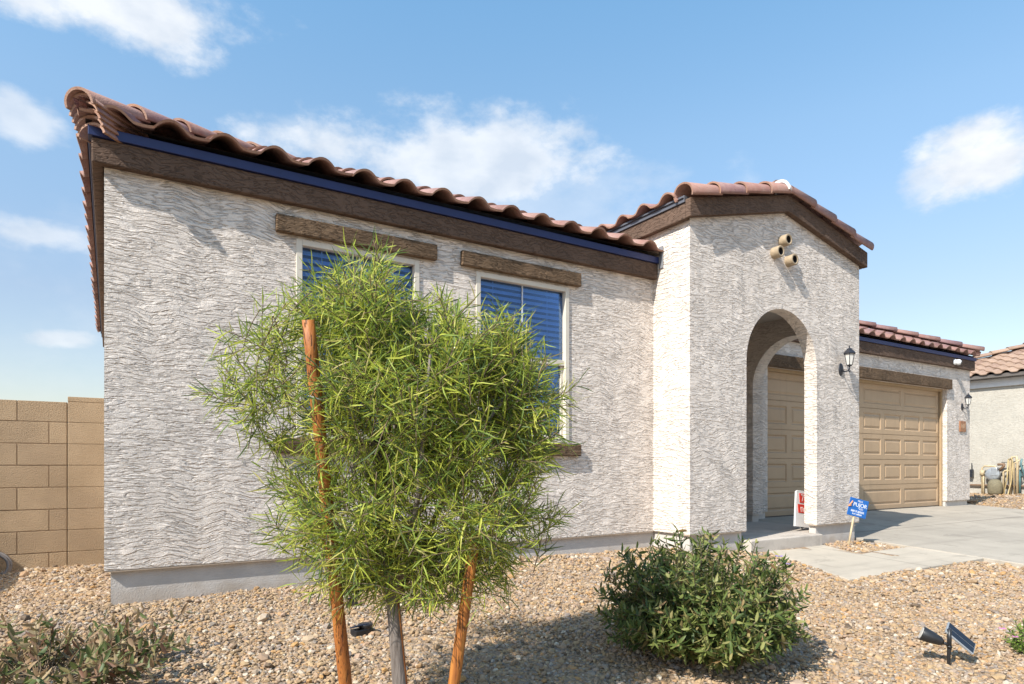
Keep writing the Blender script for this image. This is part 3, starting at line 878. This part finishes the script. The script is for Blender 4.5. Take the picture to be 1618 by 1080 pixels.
# ------------------------------------------------------------------ block wall
def block_wall():
    t = thing('block_wall', 'tan concrete block garden wall with a taller end pilaster, left of the house', 'wall', (-2, 7.2, 0))
    mb = MB(); g = .004; y = 7.2
    zs = [-1.2 + .198 * 0 - 0.0, -.993, -.793, -.593, -.4, -.2, 0, .197, .395, .585]
    for r in range(len(zs) - 1):
        ph = -.7036 if r % 2 == 0 else -.472
        edges = [-.335]; e = ph
        while e > -2.2: edges.append(e); e -= .4635
        edges.append(-2.22)
        for a, b in zip(edges[1:], edges[:-1]):
            mb.box(a + g, b - g, y + float(rng.uniform(0, .003)), y + .15, H(zs[r]) + g, H(zs[r + 1]) - g)
    mb.build('block_course', M_BLOCK, t, (0, 0, 0), bevel=.003)
    mb = MB(); mb.box(-2.3, -.336, y + .006, y + .14, -.3, H(.578)); mb.build('mortar_joint', M_JOINT, t, (0, 0, 0))
    mb = MB()
    for r in range(len(zs) - 1):                                    # return of the wall along the side boundary
        e = 2.2 + (.232 if r % 2 else 0)
        while e < 7.1:
            mb.box(-2.37, -2.22, e + g, min(e + .4635, 7.19) - g, H(zs[r]) + g, H(zs[r + 1]) - g); e += .4635
    mb.box(-2.36, -2.23, 2.3, 7.19, -.3, H(.575), 1)
    mb.build('wall_return', [M_BLOCK, M_JOINT], t, (0, 0, 0))
    mb = MB()
    zp = [-1.2, -.993, -.793, -.593, -.4, -.2, 0, .197, .395, .585, .635]
    for a, b in zip(zp[:-1], zp[1:]): mb.box(-.331, -.036, y - .016, y + .17, H(a) + g * .7, H(b) - g * .7)
    mb.box(-.326, -.04, y - .012, y + .165, -.3, H(.62))
    mb.build('pilaster', M_BLOCK, t, (0, 0, 0), bevel=.003)
block_wall()

# ------------------------------------------------------------------ neighbour's house
def neighbour():
    NX = 18.5; z0 = .2
    t = thing('neighbour_house', 'cream stucco neighbouring house with tan tile roof behind the garage corner', 'house', (NX, 6, 0))
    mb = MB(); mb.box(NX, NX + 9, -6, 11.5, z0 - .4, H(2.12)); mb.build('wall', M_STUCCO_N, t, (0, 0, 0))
    mb = MB()
    mb.box(NX - .06, NX - .002, -6.06, 11.56, H(1.93), H(2.13)); mb.build('frieze_board', M_WHITEPAINT, t, (0, 0, 0), bevel=.006)
    mb = MB(); mb.box(NX - .30, NX - .10, -6.1, 11.6, H(2.131), H(2.22)); mb.build('fascia_board', plain('grey_brown_fascia', (.11, .095, .085), .6), t, (0, 0, 0), bevel=.004)
    mb = MB(); ex = NX - .34; ez = H(2.20)
    L = 17.6; y0 = -6.1
    tile_face(mb, (ex, 9.9, ez), (0, -1, 0), (cs, 0, cs * .34), 4.6, lambda v: max(0, v * cs * .98), lambda v: 9, u_off=.1, nseg=10)
    mb.add([(ex + .04, 9.9, ez - .012), (ex + .04, y0, ez - .012), (ex + 4.2, y0, ez - .012 + .34 * 4.16), (ex + 4.2, 5.7, ez - .012 + .34 * 4.16)], [(0, 1, 2, 3)], 2)
    tile_face(mb, (ex, 9.9, ez), (1, 0, 0), (0, -cs, cs * .34), 4.6, lambda v: v * cs, lambda v: 9, u_off=.1, nseg=10)
    r = mb.build('tile_roof', [M_TILE_N, M_TILE_N, M_DECK], t, (0, 0, 0)); r['org'] = [0, 0, 0]
    mb = MB()
    barrel_row(mb, (ex, 9.9, ez + .1), (ex + 4.2, 5.7, ez + .34 * 4.2 + .12), r=.10, ln=.40)
    mb.build('hip_cap', [M_TILE_N, M_TILE_N], r)
neighbour()

# utilities by the neighbour's wall
def utilities():
    X = 18.36
    zb = zg(X, 7.2)
    t = thing('gas_meter', 'grey gas meter on a riser pipe against the cream neighbouring wall', 'gas meter', (X, 7.3, zb))
    mb = MB(); mb.tube([(X, 7.43, zb - .1), (X, 7.43, H(-.06)), (X, 7.38, H(-.02)), (X, 7.16, H(-.02)), (X, 7.12, H(-.08))], .022, 8)
    mb.tube([(X, 7.40, zb - .1), (X, 7.40, H(-.12))], .018, 8); mb.tube([(X, 7.43, H(-.25)), (X, 7.43, H(-.12))], .05, 10)
    mb.build('riser_pipe', M_TANPIPE, t, (0, 0, 0))
    mb = MB(); mb.lathe([(0, -.08), (.1, -.08), (.155, -.05), (.16, .03), (.1, .08), (0, .08)], 20, 0, Matrix.Translation((X, 7.20, H(-.22))) @ Matrix.Rotation(R(90), 4, 'Y'))
    mb.box(X - .09, X + .09, 7.08, 7.22, H(-.26), H(-.05)); mb.build('meter_body', M_GALV, t, (0, 0, 0), bevel=.02)
    mb = MB(); mb.tube([(X, 7.06, H(-.12)), (X, 6.97, H(-.01)), (X, 6.97, H(.03))], .03, 8); mb.tube([(X, 7.10, H(.02)), (X, 6.96, H(.03))], .03, 8)
    mb.build('outlet_pipe', M_BRPIPE, t, (0, 0, 0))
    mb = MB()
    mb.lathe([(0, 0), (.12, 0), (.15, .06), (.155, .25), (.12, .34), (.06, .38), (0, .38)], 14, 0, Matrix.Translation((X - .15, 7.10, zb)))
    tag(mb.build('cloth_bag', M_BAG), 'olive brown covered sack standing below the grey gas meter', 'bag')
    t = thing('backflow_valve', 'tan looped backflow valve pipes with draped hose at the right photo edge', 'valve', (X, 6.8, zb))
    mb = MB()
    mb.tube([(X, 6.98, zb - .1), (X, 6.98, H(-.16)), (X, 6.95, H(-.13)), (X, 6.84, H(-.13))], .024, 8)
    mb.tube([(X, 6.84, zb - .1), (X, 6.84, H(.10)), (X, 6.80, H(.20)), (X, 6.72, H(.21)), (X, 6.70, H(.08)), (X, 6.70, zb - .1)], .028, 8)
    mb.tube([(X, 6.76, zb), (X - .02, 6.76, H(.05)), (X, 6.62, H(.14))], .02, 8)
    mb.build('pipe_loop', M_TANPIPE, t, (0, 0, 0))
    mb = MB(); mb.tube([(X - .03, 6.64, zb + .05), (X - .03, 6.63, H(-.1)), (X - .03, 6.60, H(-.28)), (X - .03, 6.55, H(-.2)), (X - .03, 6.62, H(.02)), (X - .03, 6.60, H(.16))], .022, 8)
    mb.build('valve_body', plain('teal_valve', (.08, .16, .17), .5, .2), t, (0, 0, 0))
    mb = MB(); mb.tube([(X - .01, 7.02, H(.075)), (X - .01, 6.84, H(.075))], .008, 6); mb.build('valve_lever', M_BLACK, t, (0, 0, 0))
    mb = MB()
    mb.tube([(X - .06, 6.86, H(.14)), (X - .07, 6.88, H(-.3)), (X - .10, 6.94, zb + .03), (X - .12, 6.84, zb + .02), (X - .1, 6.78, H(-.35)), (X - .06, 6.77, H(.1)), (X - .05, 6.80, H(.18)), (X - .06, 6.86, H(.14))], .014, 7)
    tag(mb.build('garden_hose', plain('ochre_hose', (.40, .30, .14), .5, .2)), 'ochre garden hose draped over the tan looped pipes by the cream wall', 'hose')
    mb = MB(); mb.tube([(18.44, 8.2, H(-.49)), (18.44, 6.2, H(-.49))], .022, 8)
    tag(mb.build('wall_pipe', M_BRPIPE), 'long brown horizontal pipe low along the cream neighbouring wall', 'pipe')
    mb = MB(); mb.box(18.40, 18.48, 7.66, 7.73, H(-.30), H(-.10)); mb.box(18.37, 18.40, 7.655, 7.735, H(-.295), H(-.2)); mb.tube([(18.44, 7.69, H(-.1)), (18.44, 7.69, H(.06))], .012, 6)
    tag(mb.build('junction_box', M_IRON, bevel=.004), 'small dark utility box on the cream wall just past the garage corner', 'utility box')
utilities()

# ------------------------------------------------------------------ wall lamps, camera, plaque, signs
def wall_lamp():
    t = thing('wall_lamp', 'black lantern wall lamp with frosted panes on the stucco pier beside the arch', 'wall lamp', (0, 0, 0), 'black lantern wall lamps')
    mb = MB()                                             # origin on the wall; -Y is out
    M = Matrix.Rotation(R(90), 4, 'X') 
    mb.lathe([(0, .022), (.030, .022), (.048, .014), (.055, 0)], 20, 0, Matrix.Diagonal((1, 1, 1.7, 1)) @ M)
    mb.build('back_plate', M_IRON, t)
    mb = MB(); mb.tube([(0, -.015, -.01), (0, -.06, -.035), (0, -.11, -.03), (0, -.13, 0), (0, -.13, .03)], [.012, .011, .010, .010, .012], 8)
    mb.tube([(0, -.13, -.055), (0, -.13, -.02)], [.006, .014], 8)
    mb.build('arm', M_IRON, t)
    C = Matrix.Translation((0, -.13, 0)) @ Matrix.Rotation(R(30), 4, 'Z')
    mb = MB(); mb.lathe([(0, .03), (.030, .032), (.036, .05), (.040, .055)], 6, 0, C, False)
    for k in range(6):
        a = R(60 * k); M6 = lambda r, z: C @ Vector((r * math.cos(a), r * math.sin(a), z))
        mb.tube([M6(.042, .05), M6(.068, .205)], .0045, 5)
    mb.lathe([(.072, .200), (.086, .205), (.088, .215), (.052, .255), (.040, .262), (.040, .275), (.012, .292), (.008, .30), (.011, .31), (0, .33)], 6, 0, C, False)
    mb.build('lantern_cage', M_IRON, t)
    mb = MB(); mb.lathe([(.0, .052), (.039, .052), (.064, .203), (0, .203)], 6, 0, C, False); mb.build('lantern_glass', M_FROST, t)
    return t
wl = wall_lamp(); wl.scale = (.80, .80, .80); wl.location = (7.09, TY, H(1.095)); 
dup(wl, (13.80, GY, H(1.115)), 'black lantern wall lamp with frosted panes on the right garage pier above the number plaque')

t = thing('security_camera', 'small white dome security camera on the brown band above the garage', 'camera', (13.42, GY - P, H(1.93)))
mb = MB(); M = Matrix.Translation((13.36, GY - P, H(1.925))) @ Matrix.Rotation(R(90), 4, 'X')
mb.lathe([(.055, 0), (.055, .02), (.045, .03), (0, .03)], 20, 0, M); mb.build('mount', M_WHITEPAINT, t, (0, 0, 0))
mb = MB(); M = Matrix.Translation((13.37, GY - P - .06, H(1.915))); mb.lathe([(0, .055), (.03, .048), (.052, .02), (.055, 0), (.047, -.03), (.02, -.05), (0, -.053)], 20, 0, M); mb.build('camera_ball', M_WHITEPAINT, t, (0, 0, 0))
mb = MB(); M = Matrix.Translation((13.37, GY - P - .06, H(1.915))) @ Matrix.Rotation(R(18), 4, 'Z') @ Matrix.Rotation(R(100), 4, 'X'); mb.lathe([(.024, .045), (.032, .050), (.030, .057), (0, .058)], 16, 0, M); mb.build('lens', M_BLACK, t, (0, 0, 0))

def text_mesh(body, size, M, mat, name, parent, extrude=.001):
    cu = bpy.data.curves.new('txt', 'FONT'); cu.body = body; cu.size = size; cu.extrude = extrude; cu.align_x = 'CENTER'; cu.align_y = 'CENTER'
    o = bpy.data.objects.new('txt', cu); COL.objects.link(o)
    dg = bpy.context.evaluated_depsgraph_get(); dg.update()
    me = bpy.data.meshes.new_from_object(o.evaluated_get(dg)); bpy.data.objects.remove(o)
    me.transform(M); me.materials.clear(); me.materials.append(mat)
    return link(name, me, parent, (0, 0, 0))

# number plaque
t = thing('number_plaque', 'square brown house number plaque on the right garage pier', 'plaque', (13.80, GY, H(.74)))
mb = MB(); mb.box(13.68, 13.915, GY - .022, GY, H(.64), H(.845)); mb.build('plate', plain('plaque_brown', (.30, .13, .06), .5, .3, 20), t, (0, 0, 0), bevel=.008)
text_mesh('161', .125, Matrix.Translation((13.797, GY - .0235, H(.745))) @ Matrix.Rotation(R(90), 4, 'X'), plain('plaque_digits', (.50, .36, .24), .5), 'digits', t)

# blue yard sign
def blue_sign():
    base = Vector((6.93, 4.10, zg(6.93, 4.10)))
    t = thing('yard_sign', 'tilted blue yard sign on a thin tan stake in front of the arch pier', 'yard sign', base)
    mb = MB(); mb.tube([base - Vector((.02, 0, .1)), base + Vector((.105, -.012, .37))], .011, 8); mb.build('stake', M_TANPIPE, t, (0, 0, 0))
    A = Matrix.Translation(base + Vector((.135, -.035, .42))) @ Matrix.Rotation(R(-20), 4, 'Z') @ Matrix.Rotation(R(14), 4, 'Y') @ Matrix.Rotation(R(90), 4, 'X')
    mb = MB(); mb.box(-.122, .122, -.100, .100, -.004, .004, 0, A)
    mb.build('sign_panel', plain('sign_blue', (.010, .115, .40), .4, .1), t, (0, 0, 0), bevel=.004)
    wm = plain('sign_white', (.75, .78, .80), .5, .02)
    for body, sz, x, y in (('MILLS', .026, .01, .074), ('PUJOR', .062, .018, .030), ('AZC', .027, .04, -.010), ('888 PUJ0000', .033, 0, -.044), ('ROC 888000', .023, .0, -.074)):
        text_mesh(body, sz, A @ Matrix.Translation((x, y, .0052)), wm, 'lettering', t, .0006)
    mb = MB(); mb.tube([A @ Vector((-.118, .015, .006)), A @ Vector((-.10, .035, .006)), A @ Vector((-.088, .062, .006))], .008, 6); mb.tube([A @ Vector((-.128, .0, .006)), A @ Vector((-.095, .012, .006))], .009, 6)
    mb.build('emblem', plain('sign_orange', (.70, .30, .14), .5), t, (0, 0, 0))
blue_sign()

def aframe():
    y = 4.56; x = 6.91; zf = H(-.755)
    t = thing('standing_sign', 'white standing sign with red squares, half hidden behind the arch pier', 'sign', (x, y, zf))
    tilt = Matrix.Translation((x, y, zf + .025)) @ Matrix.Rotation(R(7), 4, 'Y') @ Matrix.Rotation(R(-9), 4, 'X')
    mb = MB(); v = []
    for yy in (-.010, .010):
        for xx, zz in ((-.27, .004), (.27, .004), (.215, .41), (.17, .43), (-.17, .43), (-.20, .415)): v.append(tilt @ Vector((xx, yy, zz)))
    mb.add(v, [(0, 1, 2, 3, 4, 5), (11, 10, 9, 8, 7, 6)] + [(i, i + 6, (i + 1) % 6 + 6, (i + 1) % 6) for i in range(6)])
    mb.build('panel', plain('sign_panel_white', (.70, .69, .68), .5, .05), t, (0, 0, 0))
    red = plain('sign_red', (.60, .035, .02), .5, .1); wm = plain('sign_offwhite', (.72, .66, .62), .5)
    mb = MB(); mb.box(-.155, -.02, -.0145, -.0105, .285, .395, 0, tilt); mb.build('red_square', red, t, (0, 0, 0))
    mb = MB(); mb.box(-.195, .17, -.0145, -.0105, .165, .265, 0, tilt); mb.build('red_square', red, t, (0, 0, 0))
    A = tilt @ Matrix.Rotation(R(90), 4, 'X')
    text_mesh('7', .12, A @ Matrix.Translation((-.10, .338, .0155)), wm, 'lettering', t, .0006)
    text_mesh('no', .13, A @ Matrix.Translation((-.09, .215, .0155)), wm, 'lettering', t, .0006)
    mb = MB(); mb.box(-.015, .015, .08, .10, .0, .34, 0, tilt); mb.build('rear_leg', M_GALV, t, (0, 0, 0))
aframe()

# ------------------------------------------------------------------ solar lights
def G(px, py, s):
    d = pix_dir(px, py); return Vector((0, 0, CZ)) + d * s
def solar():
    p = G(1499, 1050, 3.3); p.z = zg(p.x, p.y)
    t = thing('solar_light', 'black solar spotlight with tilted panel on a stake in open gravel', 'garden light', p)
    rt = Vector((math.cos(YAW), -math.sin(YAW), 0)); fw = Vector((math.sin(YAW), math.cos(YAW), 0)); up = Vector((0, 0, 1))
    W = lambda a, b, c: p + rt * a + fw * b + up * c
    mb = MB(); mb.tube([W(0, 0, -.1), W(0, 0, .05), W(.004, 0, .105), W(.004, 0, .107)], [.006, .0085, .011, .011], 10)
    mb.tube([W(.003, 0, .09), W(.004, 0, .19)], .0105, 10); mb.tube([W(.003, 0, .098), W(.004, 0, .104)], .014, 10)
    mb.build('stake', M_BLACK, t, (0, 0, 0))
    mb = MB()
    ax = (W(-.12, .045, .160) - W(-.03, 0, .12)).normalized(); a0 = W(-.028, 0, .122)
    mb.tube([W(.0, 0, .108), a0], .008, 8)
    mb.tube([a0, a0 + ax * .012, a0 + ax * .05, a0 + ax * .098, a0 + ax * .102], [.012, .022, .031, .038, .036], 18)
    mb.build('lamp_head', M_BLACK, t, (0, 0, 0))
    mb = MB(); mb.tube([a0 + ax * .1022, a0 + ax * .104], [.032, .031], 18); mb.build('lens', M_FROST, t, (0, 0, 0))
    # panel
    e1 = (W(.125, -.01, .085) - W(.012, .03, .192)); l = e1.length; e1.normalize()
    nrm = Vector((-.45, -.35, .8)); nrm = (nrm + rt * .25 - e1 * (nrm + rt * .25).dot(e1)).normalized(); e2 = nrm.cross(e1)
    c = (W(.125, -.01, .085) + W(.012, .03, .192)) / 2 + up * .004
    A = Matrix((( e1.x, e2.x, nrm.x, c.x), (e1.y, e2.y, nrm.y, c.y), (e1.z, e2.z, nrm.z, c.z), (0, 0, 0, 1)))
    mb = MB(); mb.box(-l / 2, l / 2, -.044, .044, -.009, .003, 0, A); mb.build('solar_panel', M_GALV, t, (0, 0, 0), bevel=.003)
    mb = MB(); cell = plain('solar_cell', (.012, .014, .022), .15, .2)
    for q in (-.0205, .0205): mb.box(-l / 2 + .006, l / 2 - .006, q - .0185, q + .0185, .0032, .0045, 0, A)
    mb.build('solar_cell', cell, t, (0, 0, 0))
solar()
def ground_light(px, py, s, w, label, rot):
    p = G(px, py, s); p.z = zg(p.x, p.y)
    t = thing('ground_light', label, 'garden light', p, 'low black ground lights behind the tree')
    M = Matrix.Translation(p) @ Matrix.Rotation(rot, 4, 'Z')
    mb = MB(); mb.box(-w, w, -w * .6, w * .6, 0.0, .035, 0, M); mb.lathe([(0, .03), (w * .6, .03), (w * .75, .055), (w * .7, .06), (0, .06)], 12, 0, M @ Matrix.Translation((w * .4, 0, 0))); mb.build('housing', M_BLACK, t, (0, 0, 0), bevel=.004)
    mb = MB(); M2 = M @ Matrix.Translation((-w * .2, 0, .052)) @ Matrix.Rotation(R(-20), 4, 'X'); mb.box(-w * .9, w * .7, -w * .5, w * .5, -.004, .004, 0, M2); mb.build('solar_panel', plain('blue_black_cell', (.02, .03, .06), .25, .2), t, (0, 0, 0), bevel=.002)
ground_light(572, 1003, 3.55, .055, 'nearer of two low black ground lights in gravel behind the tree', R(12))
ground_light(556, 966, 4.05, .036, 'farther of two low black ground lights, right beside the left stake', R(-15))

# grey hose loop by the block wall
mb = MB(); c = Vector((-.86, 7.05, zg(-.86, 7.05) + .05))
for rr, dy in ((.13, 0), (.115, -.02)):
    mb.tube([c + Vector((math.cos(R(a)) * rr, dy + .04 * math.sin(R(a)), math.sin(R(a)) * rr * .9 + .02)) for a in range(0, 361, 20)], .014, 7, caps=False)
tag(mb.build('hose_loop', plain('grey_hose', (.17, .15, .14), .6, .15)), 'grey hose loop leaning at the foot of the block wall', 'hose')

# ------------------------------------------------------------------ plants
class Leaves:
    def __init__(s): s.P = []; s.D = []; s.W = []; s.L = []; s.B = []; s.C = []
    def add(s, p, d, w, l, b, c): s.P.append(p); s.D.append(d); s.W.append(w); s.L.append(l); s.B.append(b); s.C.append(c)
    def mesh(s, name, prof, mat, parent):
        P, D, W = np.array(s.P), np.array(s.D), np.array(s.W); L, B, C = np.array(s.L)[:, None], np.array(s.B)[:, None], np.array(s.C)[:, None]
        D /= np.linalg.norm(D, axis=1, keepdims=True)
        W = W - D * (W * D).sum(1, keepdims=True); W /= np.linalg.norm(W, axis=1, keepdims=True) + 1e-9
        Nn = np.cross(D, W); k = len(prof); rows = []
        for f, w in prof:
            cen = P + D * L * f + Nn * (C * L * f * f)      # curved along its length
            rows.append(cen - W * B * w + Nn * B * w * .35); rows.append(cen); rows.append(cen + W * B * w + Nn * B * w * .35)
        V = np.stack(rows, 1); n = len(P); q = 3 * k
        V = V.reshape(-1, 3); base = (np.arange(n) * q)[:, None, None]
        f = []
        for i in range(k - 1):
            o = i * 3
            f += [(o, o + 1, o + 4, o + 3), (o + 1, o + 2, o + 5, o + 4)]
        Fc = (np.array(f)[None] + base).reshape(-1, 4)
        me = bpy.data.meshes.new(name); me.vertices.add(len(V)); me.vertices.foreach_set('co', V.astype(np.float32).ravel())
        me.loops.add(Fc.size); me.loops.foreach_set('vertex_index', Fc.astype(np.int32).ravel())
        me.polygons.add(len(Fc)); me.polygons.foreach_set('loop_start', np.arange(0, Fc.size, 4, dtype=np.int32))
        me.polygons.foreach_set('loop_total', np.full(len(Fc), 4, np.int32))
        me.polygons.foreach_set('use_smooth', np.ones(len(Fc), bool))
        me.update(calc_edges=True); me.validate(); me.materials.append(mat)
        return link(name, me, parent, (0, 0, 0))
NARROW = [(0, .25), (.22, .9), (.55, 1.), (.82, .6), (1., .03)]
def rnd(): return rng.normal(0, 1, 3)
def unit(v): return v / (np.linalg.norm(v) + 1e-9)

def tree():
    S0 = 2.5
    base = G(640, 1100, S0); base.z = zg(base.x, base.y)
    t = thing('young_tree', 'young narrow-leaved bushy tree between two stakes in the gravel', 'tree', base)
    rt = np.array((math.cos(YAW), -math.sin(YAW), 0)); fw = np.array((math.sin(YAW), math.cos(YAW), 0)); up = np.array((0, 0, 1.))
    k = S0 / F
    def W(px, py, dep=0.): return np.array((0, 0, CZ)) + (fw + rt * ((px - 809) / F) + up * ((735 - py) / F)) * (S0 + dep)
    mb = MB()
    tr = [W(640, 1165), W(632, 1080), W(622, 960), W(612, 880), W(606, 790), W(600, 700)]
    tr[0][2] = base.z - .1
    mb.tube([tuple(p) for p in tr], [.034, .029, .026, .023, .018, .014], 12)
    ends = [(520, 560, .1), (560, 500, -.1), (640, 470, .05), (700, 500, -.05), (770, 540, .1), (820, 600, -.1), (740, 660, .2), (500, 650, -.15),
            (680, 560, -.3), (600, 560, .3), (440, 610, .05), (850, 690, .0)]
    joint = [W(622, 960), W(612, 880), W(606, 790), W(600, 700)]
    limbs = []
    for i, (px, py, dp) in enumerate(ends):
        a = joint[i % 4]; b = W(px, py, dp); m = (a + b) / 2 + up * -.03 + rnd() * .03
        limbs.append((a, m, b)); mb.tube([tuple(a), tuple(m), tuple(b)], [.014, .010, .005], 7)
    mb.build('trunk', M_BARK, t, (0, 0, 0))
    lobes = [(570, 480, 95, 78, .30, 1.1), (690, 555, 100, 75, .34, .9), (640, 640, 215, 145, .44, 2.5), (765, 670, 110, 115, .38, 1.3), (555, 810, 130, 118, .36, 1.25),
             (735, 812, 142, 112, .38, 1.8), (800, 560, 50, 50, .22, .25), (650, 895, 165, 60, .30, .8), (395, 560, 70, 120, .25, .25), (425, 590, 88, 120, .30, .42), (825, 630, 60, 85, .28, .5), (600, 610, 90, 90, .4, .7)]
    wts = np.array([l[5] for l in lobes]); wts /= wts.sum()
    lv = Leaves(); tw = MB()
    for i in range(2900):
        px, py, rx, ry, rd, _ = lobes[rng.choice(len(lobes), p=wts)]
        v = unit(rnd()) * rng.uniform(.25, 1.0) ** .6
        p = W(px + v[0] * rx, py + v[1] * ry, v[2] * rd)
        if mnoise(Vector(p) * 5.5) < -.10: continue
        out = unit(rt * v[0] + fw * v[2] - up * v[1] + 1e-6)
        d = unit(out * .75 + up * rng.uniform(.0, .95) + rnd() * .38)
        ln = rng.uniform(.12, .27); st = p - d * ln * .6
        nl = int(ln / .0125); pts = []; cur = st.copy(); dd = d.copy(); sp = unit(np.cross(dd, rnd()))
        ph = rng.uniform(0, 6.28)
        for j in range(nl):
            dd = unit(dd + rnd() * .05 + up * (-.02)); cur = cur + dd * (ln / nl); pts.append(cur.copy())
            s1 = unit(np.cross(dd, (.3, .2, 1.))); s2 = np.cross(dd, s1); ph += 2.4
            sd = s1 * math.cos(ph) + s2 * math.sin(ph)
            fr = j / nl
            ld = unit(dd * rng.uniform(.55, 1.0) + sd * rng.uniform(.5, .95) + rnd() * .22 + up * rng.uniform(-.45, .1))
            lv.add(cur, ld, np.cross(ld, unit(rnd())), rng.uniform(.06, .125) * (1 - .3 * fr), rng.uniform(.0017, .0030), rng.uniform(-.6, .6))
        if len(pts) > 2: tw.tube([tuple(st)] + [tuple(q) for q in pts[::3]] + [tuple(pts[-1])], .0018, 4, caps=False)
    crown = lv.mesh('crown', NARROW, M_LEAF_T, t); crown['org'] = list(base)
    crown['org'] = [0, 0, 0]
    tw.build('twigs', M_TWIG, t, (0, 0, 0))
    # stakes
    for top, bot, r, lab in ((W(487, 505, -.25), W(549, 1110, .06), .027, 'taller orange wooden tree stake, left of the trunk and leaning left'),
                             (W(752, 840, -.10), W(712, 1115, -.06), .0245, 'short-showing reddish wooden tree stake, right of the trunk and leaning right')):
        d = unit(bot - top); e = top + d * ((base.z - .15 - top[2]) / d[2])
        n = 14; pts = [top + (e - top) * i / n for i in range(n + 1)]
        mb = MB(); mb.tube([tuple(q) for q in pts], [r * .80] + [r * (.82 + .18 * i / n) * (1 + .03 * math.sin(i * 2.1)) for i in range(n)], 16)
        s = mb.build('tree_stake', M_STAKE); tag(s, lab, 'stake', 'wooden stakes propping the young tree')
    mb = MB(); a = W(622, 905, -.01); b = W(650, 1110, -.0); b[2] = base.z - .1
    mb.tube([tuple(a), tuple((a + b) / 2), tuple(b)], .010, 8)
    tag(mb.build('nursery_stake', M_STAKE), 'thin red-brown nursery stake right against the tree trunk', 'stake')
    mb = MB()
    a, b = W(508, 628, .03), W(604, 760, 0)
    q = [W(490, 626, -.20), W(488, 625, -.265), W(503, 630, -.275), W(514, 632, -.24), (W(514, 632, -.24) + W(603, 720, 0)) / 2, W(603, 745, -.02), W(612, 748, .02)]
    mb.tube([tuple(x) for x in q], .0028, 5)
    tag(mb.build('tie_wire', M_GALV), 'thin wire tying the taller stake to the tree trunk', 'wire')
tree()

def bush(name, label, cat, c, r, h, nst, leaf, wid, mat, lean=.0, parts=10, flower=None, nfl=0, stem_mat=None, up_bias=.6, gap=.025, pairs=True, stray=0):
    t = thing(name, label, cat, c)
    lv = Leaves(); st = MB(); fl = Leaves()
    tips = []
    for i in range(nst):
        a = rng.uniform(0, 2 * math.pi); q = math.sqrt(rng.uniform(0, 1))
        th = q * R(122)
        d = np.array((math.sin(th) * math.cos(a), math.sin(th) * math.sin(a), math.cos(th)))
        L = rng.uniform(.72, 1.06) * (1.0 if i >= stray else 1.22)
        tip = np.array(c) + np.array((d[0] * r * L, d[1] * r * L, (.44 + .56 * d[2]) * h * (L if d[2] > 0 else 1)))
        b0 = np.array(c) + np.array((d[0] * r * .18, d[1] * r * .18, 0.))
        mid = (b0 + tip) / 2 + np.array((d[0] * .06, d[1] * .06, .10 * h)) + rnd() * .02
        n = max(5, int(np.linalg.norm(tip - b0) / gap)); pts = []
        ph = rng.uniform(0, 6.28)
        for j in range(n + 1):
            f = j / n; p = b0 * (1 - f) ** 2 + mid * 2 * f * (1 - f) + tip * f * f; pts.append(p)
            if f < .30: continue
            dd = unit((mid - b0) * (1 - f) + (tip - mid) * f)
            s1 = unit(np.cross(dd, (.2, .3, 1.))); s2 = np.cross(dd, s1); ph += 1.57
            for sgn in ((1, -1) if pairs else (1,)):
                sd = (s1 * math.cos(ph) + s2 * math.sin(ph)) * sgn
                ld = unit(dd * rng.uniform(.1, .9) + sd + rnd() * .3 + np.array((0, 0, rng.uniform(-.55, .25))))
                lv.add(p, ld, np.cross(ld, unit(np.array((0, 0, 1.)) + rnd() * .5)), leaf * rng.uniform(.65, 1.2) * (1.1 - .4 * f), wid * rng.uniform(.75, 1.2), rng.uniform(-.5, .05))
        tips.append(pts[-1])
        st.tube([tuple(p) for p in pts[::2]] + [tuple(pts[-1])], .0022, 4, caps=False)
    for i in range(nfl):
        fl = Leaves(); p = tips[int(rng.integers(len(tips)))] + rnd() * .015
        for k2 in range(5):
            an = k2 * 1.2566; ld = np.array((math.cos(an), math.sin(an), .45)); fl.add(p, ld, np.cross(ld, (0, 0, 1.)), .02, .0085, .2)
        fl.mesh('flower', [(0, .3), (.5, .9), (1., .5)], flower, t)
    lv.mesh('foliage', NARROW, mat, t); st.build('stem', stem_mat or M_STEMG, t, (0, 0, 0))
    return t
c = G(1106, 1000, 3.28); c.z = zg(c.x, c.y)
bush('round_shrub', 'rounded dark green shrub with narrow leaves in front of the entry', 'shrub', c, .50, .62, 520, .072, .0066, M_LEAF_S, flower=M_PETAL, nfl=4, stray=5, gap=.028)
c = G(66, 1000, 2.75); c.z = zg(c.x, c.y)
bush('low_shrub', 'low straggly shrub with green and brown leaves at bottom left corner', 'shrub', c, .52, .27, 90, .07, .0085, M_LEAF_L, stray=14, gap=.028, stem_mat=M_TWIG)
c = G(1650, 1000, 3.45); c.z = zg(c.x, c.y)
bush('flowering_plant', 'small bright green plant with pink flowers at the right photo edge', 'plant', c, .17, .20, 80, .035, .004, M_LEAF_R, flower=M_PINK, nfl=10, gap=.016)
